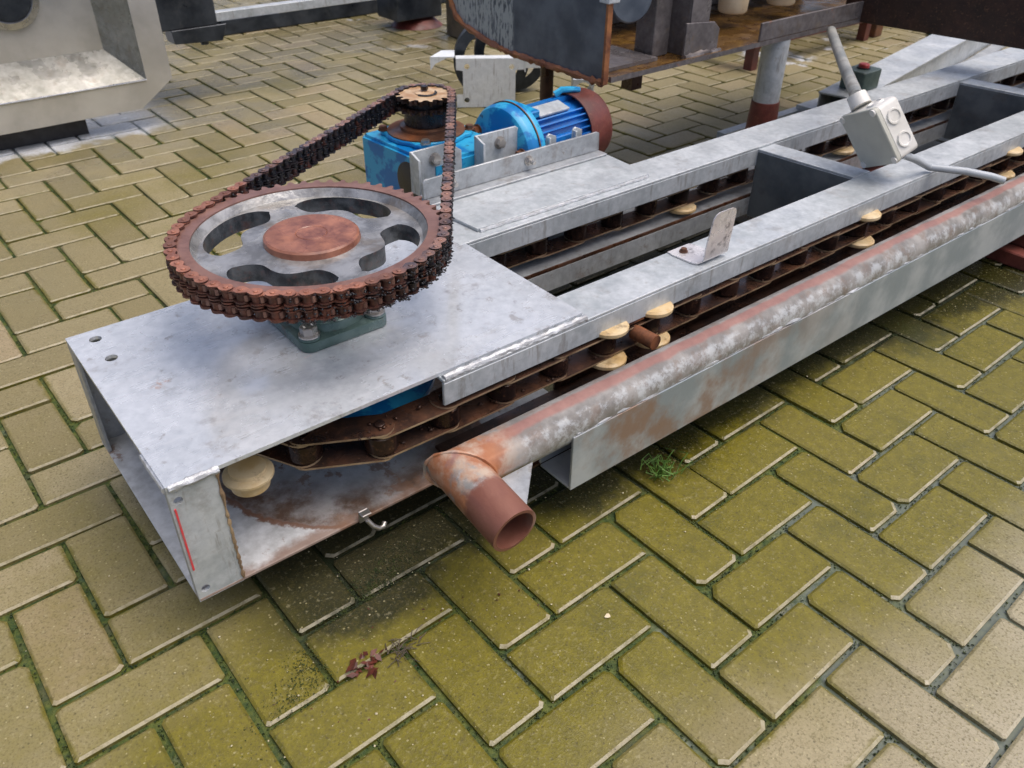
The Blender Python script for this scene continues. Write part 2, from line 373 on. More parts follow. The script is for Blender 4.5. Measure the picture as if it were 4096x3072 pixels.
def mk_paver(name, chamfer=False):
    n = NT(name)
    at = n.n("ShaderNodeAttribute", attribute_type='OBJECT', attribute_name="tint").outputs["Fac"]
    at2 = n.n("ShaderNodeAttribute", attribute_type='GEOMETRY', attribute_name="tint").outputs["Fac"]
    t = n.math('ADD', at, at2)
    x, y, z = n.xyz()
    moss, band, md = moss_mask(n)
    g = n.noise(260, 3, .7, off=1); g2 = n.noise(48, 5, .7, off=4); g4 = n.noise(130, 4, .7, off=9)
    col = n.mix(t, (.225, .190, .100), (.385, .330, .205))
    col = n.mix(n.math('MULTIPLY', n.step(t, .84, .98), .22), col, (.33, .18, .125))
    col = n.mix(n.math('MULTIPLY', n.step(g2, .4, .7), .35), col, (.19, .155, .095))
    # pale corner towards the open yard: wet sky sheen put into the colour
    cl = n.step(n.math('SUBTRACT', n.math('MULTIPLY', x, .9), n.math('MULTIPLY', y, 2.0)), 1.05, 1.9)
    col = n.mix(n.math('MULTIPLY', cl, .6), col, (.47, .43, .34))
    mossc = n.mix(n.step(g2, .25, .75), (.098, .088, .002), (.172, .148, .004))
    # moss creeps in from the joints
    uv = n.n("ShaderNodeUVMap").outputs[0]
    su = n.n("ShaderNodeSeparateXYZ"); n.t.links.new(uv, su.inputs[0])
    ex = n.math('SUBTRACT', 1.05, n.math('ABSOLUTE', su.outputs[0])); ey = n.math('SUBTRACT', .525, n.math('ABSOLUTE', su.outputs[1]))
    ed = n.math('MULTIPLY', n.math('MINIMUM', ex, ey), .1)
    ed = n.math('ADD', ed, n.math('MULTIPLY', n.math('SUBTRACT', n.noise(26, 5, .65, off=51), .5), .028))
    halo = n.math('MULTIPLY', n.math('SUBTRACT', 1.0, n.step(ed, .002, .017)), n.rng(n.step(n.noise(3.3, 3, .5, off=61), .38, .58), .35, 1.0))
    mm = n.math('MAXIMUM', n.math('MULTIPLY', moss, n.rng(g2, .88, 1.08)), n.math('MULTIPLY', halo, n.rng(cl, .9, .35)))
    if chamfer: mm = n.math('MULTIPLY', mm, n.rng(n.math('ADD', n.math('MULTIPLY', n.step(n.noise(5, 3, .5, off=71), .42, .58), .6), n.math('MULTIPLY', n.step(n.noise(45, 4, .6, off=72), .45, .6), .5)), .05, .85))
    col = n.mix(n.math('MINIMUM', mm, .93), col, mossc)
    edk = n.math('MULTIPLY', n.math('SUBTRACT', 1.0, n.step(ed, .000, .012)), n.math('MULTIPLY', moss, .55))
    col = n.mix(edk, col, (.055, .058, .004))
    dk_ = algae_shade(n, md)
    col = n.mix(n.math('MULTIPLY', dk_, n.rng(n.step(g4, .3, .7), .84, 1.0)), col, (.010, .013, .003))  # algae and the shade below the frame darken the colour together
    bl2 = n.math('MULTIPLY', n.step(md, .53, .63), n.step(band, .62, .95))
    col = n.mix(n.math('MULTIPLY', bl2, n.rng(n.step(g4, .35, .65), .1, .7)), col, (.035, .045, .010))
    v = n.n("ShaderNodeTexVoronoi"); n.inp(v.inputs["Vector"], n.pos); v.inputs["Scale"].default_value = 150
    sp = n.math('LESS_THAN', n.math('ADD', v.outputs["Distance"], n.math('MULTIPLY', g, .25)), .36)
    rnd = n.n("ShaderNodeSeparateColor"); n.t.links.new(v.outputs["Color"], rnd.inputs[0])
    lt = n.math('MULTIPLY', sp, n.math('GREATER_THAN', rnd.outputs[0], .90))
    dk = n.math('MULTIPLY', sp, n.math('LESS_THAN', rnd.outputs[0], .22))
    col = n.mix(n.math('MULTIPLY', lt, .45), col, (.50, .45, .25))
    col = n.mix(n.math('MULTIPLY', dk, .5), col, (.06, .05, .025))
    col = n.mix(n.math('MULTIPLY', n.step(g, .48, .66), .55), col, (.090, .072, .022))
    col = n.mix(n.math('MULTIPLY', n.step(g4, .54, .68), .30), col, (.42, .38, .22))
    if chamfer: col = n.mix(n.rng(n.step(n.noise(38, 4, .6, off=77), .35, .6), .10, .50), col, (.45, .42, .31))  # sky highlight on the worn chamfer painted into the colour
    lm = lime_and_glare(n)
    col = n.mix(n.math('MULTIPLY', lm, n.rng(n.step(g4, .3, .6), .45, .85)), col, (.62, .66, .72))
    wet = n.noise(2.1, 4, .6, off=12)
    wv = n.math('ADD', wet, n.math('MULTIPLY', cl, .16))
    wv = n.math('ADD', wv, n.math('MULTIPLY', n.step(y, 1.6, 3.2), .12))
    rr = n.rng(n.step(wv, .46, .70), .60, .17)
    col = n.mix(n.math('MULTIPLY', n.math('MULTIPLY', n.step(wv, .46, .70), n.step(y, 1.2, 2.4)), .35), col, (.10, .09, .06))
    h = n.math('ADD', n.math('MULTIPLY', g, .6), n.math('ADD', n.math('MULTIPLY', g4, .8), n.math('MULTIPLY', n.math('SUBTRACT', lt, dk), .45)))
    return n.fin(col, rr, 0, h, .8, .0018, spec=.35)
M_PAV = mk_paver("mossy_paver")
M_PAVC = mk_paver("paver_worn_lit_chamfer", True)
def mk_joint():
    n = NT("mossy_wet_joint")
    moss, band, md = moss_mask(n)
    x, y, z = n.xyz()
    a = n.noise(70, 5, .7, off=1); b = n.noise(14, 4, .6, off=2)
    col = n.mix(n.step(a, .35, .65), (.016, .045, .005), (.090, .110, .012))
    col = n.mix(n.math('MULTIPLY', n.step(b, .5, .7), .5), col, (.10, .085, .05))
    wet = n.math('ADD', n.noise(6, 4, .6, off=12), n.math('MULTIPLY', n.step(n.math('SUBTRACT', n.math('MULTIPLY', x, .9), n.math('MULTIPLY', y, 2.0)), .8, 1.6), .4))
    w = n.step(wet, .56, .70)
    col = n.mix(n.math('MULTIPLY', w, .6), col, (.16, .18, .17))  # grey sky reflection in water-filled joints put into the colour
    dk_ = algae_shade(n, b)
    col = n.mix(n.math('MULTIPLY', dk_, .9), col, (.008, .014, .004))  # same algae and painted shade in the joints
    lm = lime_and_glare(n); col = n.mix(n.math('MULTIPLY', lm, .5), col, (.5, .54, .6))
    rr = n.rng(w, .65, .05)
    hh = n.math('MULTIPLY', n.math('ADD', a, b), n.math('SUBTRACT', 1.0, n.math('MULTIPLY', w, .85)))
    return n.fin(col, rr, 0, hh, 1.0, .004)
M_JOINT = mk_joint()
def mk_tray():
    n = NT("tray_stainless_algae")
    x, y, z = n.xyz()
    a = n.noise(6, 5, .6, off=3); b = n.noise(26, 5, .65, off=6)
    col = n.mix(n.step(a, .35, .65), (.58, .58, .57), (.74, .74, .73))
    gz = n.math('SUBTRACT', 1.0, n.step(n.math('ADD', n.math('ABSOLUTE', n.math('SUBTRACT', z, .215)), n.math('MULTIPLY', b, .09)), .055, .10))
    col = n.mix(n.math('MULTIPLY', gz, n.math('MULTIPLY', n.step(a, .42, .6), n.step(y, 2.505, 2.515))), col, (.17, .16, .06))
    col = n.mix(n.step(n.noise(14, 5, .7, off=33), .68, .74), col, (.22, .11, .06))
    return n.fin(col, n.rng(a, .14, .30), .6, b, .15, .001)
M_TRAY = mk_tray()
def mk_foam():
    n = NT("wet_lime_crust")
    a = n.noise(18, 6, .7, off=3)
    col = n.mix(n.step(a, .4, .6), (.30, .33, .36), (.66, .70, .74))
    return n.fin(col, n.rng(a, .15, .5), 0, a, .8, .003)
M_FOAM = mk_foam()

# ------------------------------------------------------------------ frames, things and parts
TH = radians(-1.15)
OM = Vector((-0.205, 0.175, 0.0))
FM = (OM, TH)                 # machine frame: x along the rails, origin at the near left corner of the top plate
FW = (Vector((0, 0, 0)), 0.0)
INFO = {}
def rot2(v, a): return Vector((v[0]*cos(a)-v[1]*sin(a), v[0]*sin(a)+v[1]*cos(a), v[2]))
def tag(o, label=None, cat=None, group=None, kind=None):
    if label: o['label'] = label
    if cat: o['category'] = cat
    if group: o['group'] = group
    if kind: o['kind'] = kind
    return o
def thing(name, label, cat, loc=(0,0,0), fr=FM, group=None, rz=0.0):
    """Empty at the base point loc, given in frame fr; parts are modelled in the same frame."""
    o = bpy.data.objects.new(name, None); COL.objects.link(o)
    loc = Vector(loc)
    o.location = fr[0] + rot2(loc, fr[1]); o.rotation_euler = (0, 0, fr[1]+rz)
    o.empty_display_size = .05
    tag(o, label, cat, group); INFO[o.name] = loc
    return o
def finish(me, smooth=35):
    if smooth:
        for p in me.polygons: p.use_smooth = True
        me.set_sharp_from_angle(angle=radians(smooth))
def mesh(name, bm, mats, smooth=35, bevel=0, seg=1):
    if bevel:
        es = [e for e in bm.edges if len(e.link_faces) == 2 and e.calc_face_angle(0) > .6]
        bmesh.ops.bevel(bm, geom=es, offset=bevel, segments=seg, affect='EDGES', profile=.6, clamp_overlap=True)
    bmesh.ops.recalc_face_normals(bm, faces=bm.faces)
    me = bpy.data.meshes.new(name); bm.to_mesh(me); bm.free()
    for m in (mats if isinstance(mats, (list, tuple)) else [mats]): me.materials.append(m)
    finish(me, smooth)
    return me
def part(name, bm, mats, parent, bevel=0, smooth=35, seg=1, label=None, kind=None):
    root = parent
    while root.parent: root = root.parent
    bmesh.ops.translate(bm, verts=bm.verts, vec=-INFO[root.name])
    me = mesh(name, bm, mats, smooth, bevel, seg)
    o = bpy.data.objects.new(name, me); COL.objects.link(o); o.parent = parent
    if label: o['label'] = label
    if kind: o['kind'] = kind
    return o
def piece(name, me, parent, loc, rz=0, rot=None):
    """place shared mesh data as a part"""
    root = parent
    while root.parent: root = root.parent
    o = bpy.data.objects.new(name, me); COL.objects.link(o); o.parent = parent
    base = INFO[root.name] if parent is root else INFO[root.name]
    o.location = Vector(loc) - base
    o.rotation_euler = rot if rot else (0, 0, rz)
    return o
def single(name, bm, mats, label, cat, loc, fr=FM, bevel=0, smooth=35, group=None, seg=1, kind=None):
    loc = Vector(loc)
    bmesh.ops.translate(bm, verts=bm.verts, vec=-loc)
    me = mesh(name, bm, mats, smooth, bevel, seg)
    o = bpy.data.objects.new(name, me); COL.objects.link(o)
    o.location = fr[0] + rot2(loc, fr[1]); o.rotation_euler = (0, 0, fr[1])
    INFO[o.name] = loc
    return tag(o, label, cat, group, kind)

# ------------------------------------------------------------------ mesh helpers
def B(): return bmesh.new()
def box(bm, x0, x1, y0, y1, z0, z1, mi=0, M=None):
    vs = [bm.verts.new((x, y, z)) for z in (z0, z1) for (x, y) in ((x0,y0),(x1,y0),(x1,y1),(x0,y1))]
    if M is not None:
        for v in vs: v.co = M @ v.co
    for f in ((3,2,1,0),(4,5,6,7),(0,1,5,4),(1,2,6,5),(2,3,7,6),(3,0,4,7)):
        bm.faces.new([vs[i] for i in f]).material_index = mi
    return bm
def basis(d):
    d = Vector(d).normalized()
    a = d.cross(Vector((0,0,1))) if abs(d.z) < .95 else d.cross(Vector((1,0,0)))
    a.normalize(); return d, a, d.cross(a)
def cyl(bm, p, q, r, r2=None, n=20, caps=True, mi=0, mic=None, ph=0.):
    p, q = Vector(p), Vector(q); r2 = r if r2 is None else r2
    d, a, b = basis(q-p)
    A = [bm.verts.new(p+r*(cos(2*pi*i/n+ph)*a+sin(2*pi*i/n+ph)*b)) for i in range(n)]
    C = [bm.verts.new(q+r2*(cos(2*pi*i/n+ph)*a+sin(2*pi*i/n+ph)*b)) for i in range(n)]
    for i in range(n): bm.faces.new((A[i], A[(i+1)%n], C[(i+1)%n], C[i])).material_index = mi
    if caps:
        bm.faces.new(A[::-1]).material_index = mi if mic is None else mic
        bm.faces.new(C).material_index = mi if mic is None else mic
    return bm
def lathe(bm, prof, c=(0,0,0), axis=(0,0,1), n=40, mi=0, mis=None, close=False):
    """prof: (radius, height) pairs along axis; closed=True joins last to first"""
    d, a, b = basis(axis); c = Vector(c)
    rings = []
    for (r, h) in prof:
        if r < 1e-6: rings.append([bm.verts.new(c+h*d)])
        else: rings.append([bm.verts.new(c+h*d+r*(cos(2*pi*i/n)*a+sin(2*pi*i/n)*b)) for i in range(n)])
    pr = list(zip(rings, rings[1:])) + ([(rings[-1], rings[0])] if close else [])
    for k, (A, C) in enumerate(pr):
        m = mis[k] if mis else mi
        for i in range(n):
            j = (i+1) % n
            if len(A) == 1 and len(C) == 1: continue
            if len(A) == 1: f = bm.faces.new((A[0], C[j], C[i]))
            elif len(C) == 1: f = bm.faces.new((A[i], A[j], C[0]))
            else: f = bm.faces.new((A[i], A[j], C[j], C[i]))
            f.material_index = m
    return bm
def sweep(bm, pts, r, n=12, caps=True, jit=0., mi=0, mitre=False, rr=None):
    pts = [Vector(p) for p in pts]; rings = []
    up = None
    for i, p in enumerate(pts):
        if i == 0: d = pts[1]-p
        elif i == len(pts)-1: d = p-pts[-2]
        else: d = (pts[i+1]-p).normalized()+(p-pts[i-1]).normalized()
        d.normalize()
        if up is None: _, a, b = basis(d)
        else:
            a = up - d*up.dot(d); a.normalize(); b = d.cross(a)
        up = a
        k = (rr[i] if rr else r)*(1+random.uniform(-jit, jit))
        sc = 1.0
        ring = []
        dm = None
        if mitre and 0 < i < len(pts)-1:
            d1 = (p-pts[i-1]).normalized()
            # project circle of incoming tube on the mitre plane
            _d, a1, b1 = d1, (rings_a - d1*rings_a.dot(d1)).normalized(), None
            b1 = d1.cross(a1)
            for j in range(n):
                v = k*(cos(2*pi*j/n)*a1+sin(2*pi*j/n)*b1)
                t = -v.dot(d)/d1.dot(d)
                ring.append(bm.verts.new(p+v+d1*t))
            d2 = (pts[i+1]-p).normalized()
            # transport frame
            a2 = a1 - 2*a1.dot((d2-d1).normalized())*(d2-d1).normalized() if (d2-d1).length > 1e-6 else a1
            up = -a2 if False else a1 - d*a1.dot(d)
            up.normalize(); rings_a = a2*1.0
            # for a 90 degree mitre the outgoing circle is the mirror image, keep vertex order
            rings.append(ring); mirror = True
            up = a1
            continue
        if mitre and i == 0: rings_a = a
        if mitre and i == len(pts)-1 and len(pts) > 2:
            # project the mitre ring along the outgoing direction
            d2 = (p-pts[i-1]).normalized()
            for v0 in rings[-1]:
                t = (p-v0.co).dot(d2); ring.append(bm.verts.new(v0.co+d2*t))
            rings.append(ring); continue
        for j in range(n):
            kk = k*(1+random.uniform(-jit, jit)*.6)
            ring.append(bm.verts.new(p+kk*(cos(2*pi*j/n)*a+sin(2*pi*j/n)*b)))
        rings.append(ring)
    for A, C in zip(rings, rings[1:]):
        for j in range(n): bm.faces.new((A[j], A[(j+1)%n], C[(j+1)%n], C[j])).material_index = mi
    if caps:
        bm.faces.new(rings[0][::-1]).material_index = mi; bm.faces.new(rings[-1]).material_index = mi
    return rings
def prism(bm, loop, z0, z1, holes=(), M=None, mi=0, mside=None):
    """2D loop (+ holes) extruded z0..z1, then M"""
    loops = [loop]+list(holes)
    flat = [p for l in loops for p in l]
    M = M or Matrix.Identity(4)
    lo = [bm.verts.new(M @ Vector((p[0], p[1], z0))) for p in flat]
    hi = [bm.verts.new(M @ Vector((p[0], p[1], z1))) for p in flat]
    ms = mi if mside is None else mside
    if holes:
        for t in tessellate_polygon([[Vector((p[0], p[1], 0)) for p in l] for l in loops]):
            for L in (lo, hi):
                try: bm.faces.new([L[i] for i in t]).material_index = mi
                except ValueError: pass
    else:
        bm.faces.new(lo[::-1]).material_index = mi; bm.faces.new(hi).material_index = mi
    k = 0
    for l in loops:
        n = len(l)
        for i in range(n):
            a, b = k+i, k+(i+1) % n
            bm.faces.new((lo[a], lo[b], hi[b], hi[a])).material_index = ms
        k += n
    return bm
def circ2(cx, cy, r, n=20): return [(cx+r*cos(2*pi*i/n), cy+r*sin(2*pi*i/n)) for i in range(n)]
def rect2(x0, x1, y0, y1, r=0, n=4):
    if not r: return [(x0,y0),(x1,y0),(x1,y1),(x0,y1)]
    out = []
    for (cx, cy, a0) in ((x0+r,y0+r,pi),(x1-r,y0+r,1.5*pi),(x1-r,y1-r,0),(x0+r,y1-r,.5*pi)):
        out += [(cx+r*cos(a0+.5*pi*i/n), cy+r*sin(a0+.5*pi*i/n)) for i in range(n+1)]
    return out
def hexbolt(bm, c, axis, r=.013, h=.012, washer=True, shank=0.):
    d = Vector(axis).normalized(); c = Vector(c)
    if washer: cyl(bm, c, c+d*.0025, r*1.25, n=18)
    cyl(bm, c+d*.0025, c+d*(.0025+h), r, n=6)
    cyl(bm, c+d*(.0025+h), c+d*(.0035+h), r*.82, n=12)
    if shank: cyl(bm, c+d*(.0025+h), c+d*(.0025+h+shank), r*.5, n=12)
    return bm
class Blobs:
    """many tiny octahedral lumps as plain vertex and face lists"""
    def __init__(s): s.v = []; s.f = []
    def add(s, c, r, flat=.7, jit=.3):
        k = len(s.v); a0 = random.uniform(0, 2*pi); c = Vector(c)
        for j in range(5):
            a = a0+2*pi*j/5; q = r*(1+random.uniform(-jit, jit)); s.v.append((c.x+q*cos(a), c.y+q*sin(a), c.z+random.uniform(-.2,.2)*r))
        s.v.append((c.x+random.uniform(-.2,.2)*r, c.y+random.uniform(-.2,.2)*r, c.z+r*flat)); s.v.append((c.x, c.y, c.z-r*flat))
        for j in range(5):
            s.f.append((k+j, k+(j+1)%5, k+5)); s.f.append((k+(j+1)%5, k+j, k+6))
    def build(s, name, mat, parent=None, off=None, kind='stuff'):
        me = bpy.data.meshes.new(name)
        o_ = off or Vector((0,0,0))
        me.from_pydata([(a-o_.x, b-o_.y, c-o_.z) for (a, b, c) in s.v], [], s.f); me.materials.append(mat)
        for p in me.polygons: p.use_smooth = True
        o = bpy.data.objects.new(name, me); COL.objects.link(o)
        if parent: o.parent = parent
        o['kind'] = kind; return o
def blob(bm, c, r, sz=(1,1,1), n=1, jit=.25):
    g = bmesh.ops.create_icosphere(bm, subdivisions=n, radius=r)
    for v in g['verts']:
        v.co = Vector([v.co[i]*sz[i]*(1+random.uniform(-jit, jit)) for i in range(3)]) + Vector(c)
def XZ(y):   # prism lying in the xz plane: (u,v,w)->(u, y+w, v)
    return Matrix(((1,0,0,0),(0,0,1,y),(0,1,0,0),(0,0,0,1)))
def YZ(x):   # (u,v,w)->(x+w, u, v)
    return Matrix(((0,0,1,x),(1,0,0,0),(0,1,0,0),(0,0,0,1)))

# ================================================================== GROUND
U = .105
gb = B()
g0 = 60
# joint level sheet, big enough to run to the horizon
for (x0,x1,y0,y1) in ((-60,60,-60,60),):
    vs = [gb.verts.new(p) for p in ((x0,y0,0),(x1,y0,0),(x1,y1,0),(x0,y1,0))]
    gb.faces.new(vs)
bmesh.ops.translate(gb, verts=gb.verts, vec=(0,0,-.0075))
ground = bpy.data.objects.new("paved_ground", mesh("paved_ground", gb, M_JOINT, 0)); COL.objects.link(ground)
ground['kind'] = 'structure'
INFO[ground.name] = Vector((0,0,0))

def paver_bm(bm, cx, cy, L, W, z=0., rz=0., tx=0., ty=0., lay=None, tint=0., hor=True):
    gp, ch, cz = .0046, .0042, .0024
    hl, hw = L/2-gp*random.uniform(.75, 1.15), W/2-gp*random.uniform(.75, 1.15)
    lv = []; uvl = bm.loops.layers.uv.verify(); loc = {}
    cc_ = random.choice((.003, .004, .005, .0075))
    ck = [random.choice((.6,.8,1,1,1.3,2.0)) for _ in range(4)]
    jt = [random.gauss(0,.0005) for _ in range(16)]
    for (s_, zz) in ((ch, 0), (0, -cz), (0, -.03)):
        ring = []
        for qi, (ax, ay, kx, ky) in enumerate(((-1,-1,0,1),(-1,-1,1,0),(1,-1,1,0),(1,-1,0,1),(1,1,0,1),(1,1,1,0),(-1,1,1,0),(-1,1,0,1))):
            c_ = cc_*ck[qi//2]
            x, y = ax*(hl-s_-kx*c_)+jt[qi], ay*(hw-s_-ky*c_)+jt[qi+8]
            p = Vector((x*cos(rz)-y*sin(rz)+cx, x*sin(rz)+y*cos(rz)+cy, z+zz+x*tx+y*ty))
            v = bm.verts.new(p); loc[v] = (min(hl-abs(x), hw-abs(y))*10, 0); ring.append(v)
            if s_ == ch: loc[v] = (x*10, y*10)
            else: loc[v] = (ax*hl*10, ay*hw*10)
        lv.append(ring)
    fs = [bm.faces.new(lv[0])]
    for a, b in ((0,1),(1,2)):
        for i in range(8):
            f = bm.faces.new((lv[a][i], lv[b][i], lv[b][(i+1)%8], lv[a][(i+1)%8])); fs.append(f)
            # worn chamfer towards the camera side, paler with sky light painted in
            nrm = Vector((0,0,0))
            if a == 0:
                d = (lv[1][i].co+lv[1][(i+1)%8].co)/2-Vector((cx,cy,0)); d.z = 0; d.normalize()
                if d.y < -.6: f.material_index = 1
    for f in fs:
        for l in f.loops: l[uvl].uv = (loc[l.vert][0], loc[l.vert][1]) if hor else (loc[l.vert][0], loc[l.vert][1])
    if lay:
        for f in fs:
            for l in f.loops: l[lay] = (tint, tint, tint, 1)
    return bm
# camera projection used only to decide which pavers become single objects
def px(p):
    v = Vector(p)-CAMP; z = v.dot(R2)
    return (v.dot(R0)/z*825.56+512, v.dot(R1)/z*825.56+384, z)
def hidden(p):
    d = Vector(p)-CAMP
    for (zz, xa, xb, ya, yb) in ((.30,-.2,.5,.18,.60), (.30,.5,3.,.16,.24), (.15,.35,2.6,.02,.1)):
        k = (zz-CAMP.z)/d.z; q = CAMP+k*d
        if xa < q.x < xb and ya < q.y < yb: return True
    return False
cells = []
for i in range(-14, 76):
    for j in range(-76, 14):
        t = (i+j) % 4
        if t == 0: cx, cy, hor = i+.5, j+1.0, 0      # long side along y
        elif t == 2: cx, cy, hor = i+1.0, j+.5, 1
        else: continue
        cells.append((cx*U, -cy*U, hor))
vis, rest = [], []
for c in cells:
    x, y, h = c
    P = px((x, y, 0))
    if P[2] > .2 and -60 < P[0] < 1084 and -60 < P[1] < 828:
        dx, dy = (U, U/2) if h else (U/2, U)
        if all(hidden((x+a*dx, y+b*dy, 0)) for a in (-1,1) for b in (-1,1)): rest.append(c)
        else: vis.append((P[2], c))
    else: rest.append(c)
vis.sort()
near = [c for _, c in vis[:300]]; rest += [c for _, c in vis[300:]]
protos = []
for k in range(24):
    b_ = paver_bm(B(), 0, 0, 2*U, U, 0, 0 if k % 2 == 0 else pi/2)
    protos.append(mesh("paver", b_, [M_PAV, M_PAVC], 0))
for (x, y, h) in near:
    o = bpy.data.objects.new("paver", protos[(0 if h else 1)+2*random.randrange(12)]); COL.objects.link(o); o.parent = ground
    o.location = (x+random.gauss(0, .0008), y+random.gauss(0, .0008), random.uniform(-.0012, .0016))
    o.rotation_euler = (random.gauss(0, .006), random.gauss(0, .006), random.gauss(0, .006))
    o["tint"] = random.random()
fb = B(); lay = fb.loops.layers.float_color.new("tint")
for (x, y, h) in rest:
    paver_bm(fb, x, y, 2*U, U, random.uniform(-.0012, .0016), (0 if h else pi/2)+random.gauss(0, .006), random.gauss(0, .006), random.gauss(0, .006), lay, random.random())
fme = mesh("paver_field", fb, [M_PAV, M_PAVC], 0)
fo = bpy.data.objects.new("paver_field", fme); COL.objects.link(fo); fo.parent = ground; fo['kind'] = 'stuff'

# ================================================================== CONVEYOR FRAME
T = thing("chain_conveyor", "long galvanised steel chain conveyor frame with open box end lying on the wet paving", "conveyor")
XR = 3.45     # far end of everything that runs on along the rails
bm = prism(B(), rect2(0, .70, 0, .44), .294, .300, holes=[circ2(.037, .409, .0095), circ2(.040, .339, .0095), circ2(.345, .235, .03)])
part("top_plate", bm, M_PLATE, T, bevel=.0012)
bm = prism(B(), rect2(0, .70, 0, .44), .088, .094)
part("bottom_plate", bm, M_BOTTOM, T, bevel=.0012)
bm = box(B(), 0, .70, .4335, .4395, .0945, .2935); box(bm, 0, .006, .398, .433, .0945, .2935)
part("back_wall", bm, M_GALVR, T, bevel=.001)
bm = prism(B(), rect2(0.0, .064, .088, .2935), 0, .006, holes=[circ2(.011, .272, .0062, 14), circ2(.012, .108, .0062, 14)], M=XZ(0.0005))
box(bm, .0002, .0065, .0066, .016, .0945, .2935)
part("corner_panel", bm, M_GALV, T, bevel=.001)
bm = box(B(), .0030, .0055, -.0012, .0003, .150, .262)
part("paint_mark", bm, M_PAINTR, T, label="thin red paint run down the corner of the open box end")
bm = B()
sweep(bm, [(.0645, -.0002, z/1000) for z in range(95, 296, 5)], .0022, 6, jit=.5)
part("weld_bead", bm, M_EDGE, T)
bm = B(); sweep(bm, [(x/1000, .0005, .2955) for x in range(3, 70, 5)], .0055, 8, jit=.16)
part("weld_bead", bm, M_WELD, T)
bm = B(); sweep(bm, [(.001, y/1000, .2935) for y in range(3, 90, 6)], .0050, 8, jit=.12)
part("weld_bead", bm, M_WELD, T)
bm = B(); sweep(bm, [(.412+i*.0072, -.0075+random.gauss(0,.0006), .2935+random.gauss(0,.0005)) for i in range(41)], .0058, 8, jit=.18)
part("weld_bead", bm, M_WELD, T)
# little pin hook under the bottom plate
bm = B(); box(bm, .250, .266, -.0035, -.0005, .088, .112); box(bm, .250, .266, -.0155, -.0036, .1085, .112)
sweep(bm, [(.262, -.004, .090), (.268, -.010, .078), (.276, -.013, .070), (.285, -.012, .068), (.290, -.008, .073)], .0045, 8)
part("hook", bm, M_STEEL, T, bevel=.001)
# rails: angle iron
def lang(x0, x1, y0, y1, side, zt, zb, t=.006):
    b_ = B()
    box(b_, x0, x1, y0, y1, zt-t, zt)
    if side < 0: box(b_, x0, x1, y0, y0+t, zb, zt-t-.0004)
    else: box(b_, x0, x1, y1-t, y1, zb, zt-t-.0004)
    return b_
bm = lang(.409, XR, -.013, .077, -1, .2935, .246)
part("rail", bm, M_GALV, T, bevel=.0012)
bm = lang(.686, XR, .333, .440, -1, .3005, .252)
part("rail", bm, M_GALV, T, bevel=.0012)
# far lower channel and near bed
bm = B(); box(bm, .12, XR, .333, .338, .122, .168); box(bm, .12, XR, .3385, .515, .163, .168); box(bm, .71, XR, .510, .515, .1685, .205)
part("lower_channel", bm, M_GALVR, T)
bm = B(); box(bm, .12, XR, .334, .3380, .1690, .176)
part("chain_guide", bm, M_RUSTD, T)
bm = B(); box(bm, .44, XR, -.0735, .070, .0945, .099); box(bm, .71, XR, .0705, .075, .0965, .150)
part("chain_bed", bm, M_RUSTD, T)
bm = B(); box(bm, .42, XR, -.0665, -.0625, .1015, .196)
part("chain_guide", bm, M_RUST, T)
# outer beam: open rectangular tube
bm = B(); box(bm, .552, XR, -.150, -.145, .092, .200); box(bm, .552, XR, -.1448, -.0748, .092, .0965); box(bm, .552, XR, -.0745, -.070, .0970, .190)
part("side_beam", bm, M_BEAM, T, bevel=.0008)
bm = B(); sweep(bm, [(.56+i*.02, -.1445+random.gauss(0,.001), .203+random.gauss(0,.001)) for i in range(int((XR-.56)/.02))], .0042, 7, jit=.35)
part("weld_bead", bm, M_WELD, T)
# pipe with mitred outlet
pa = [(XR, -.112, .206), (.366, -.112, .206), (.364, -.240, .190)]
bm = B()
ro = sweep(bm, pa, .0365, 36, caps=False, mitre=True)
ri = sweep(bm, pa, .0315, 36, caps=False, mitre=True)
for j in range(36):
    bm.faces.new((ro[-1][j], ro[-1][(j+1)%36], ri[-1][(j+1)%36], ri[-1][j]))
part("pipe", bm, M_PIPE, T, smooth=50)
bm = B(); _p = [Vector((.3655,-.112,.206))+Vector((c_*.0375*1.0*.99, -c_*.0375*.99, s_*.0370)) for (c_, s_) in ((cos(2*pi*i/30), sin(2*pi*i/30)) for i in range(31))]
sweep(bm, _p, .0032, 6, jit=.35, caps=False); part("weld_bead", bm, M_PIPE, T)
bm = prism(B(), [(.402, -.150), (.470, -.150), (.402, -.218)], .192, .197)
part("gusset", bm, M_GALVR, T, bevel=.001)
# cross members between the rails
for (x0, sk) in ((1.60, .022), (2.60, .03)):
    Msk = Matrix.Identity(4); Msk[0][1] = -sk/.25; Msk[0][3] = sk/.25*.333
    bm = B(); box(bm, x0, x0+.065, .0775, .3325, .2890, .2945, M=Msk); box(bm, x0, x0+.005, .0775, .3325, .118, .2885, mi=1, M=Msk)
    part("cross_member", bm, [M_GALV, M_SHADED], T, bevel=.001)
    bm = B(); sweep(bm, [(x0-.002-sk*(y_-.333)/.25*-1*-1, y_, .291) for y_ in (.0785, .0790)]+[(x0+.03, .0785, .2935), (x0+.06, .0785, .2935)], .003, 6, jit=.2); part("weld_bead", bm, M_WELD, T)
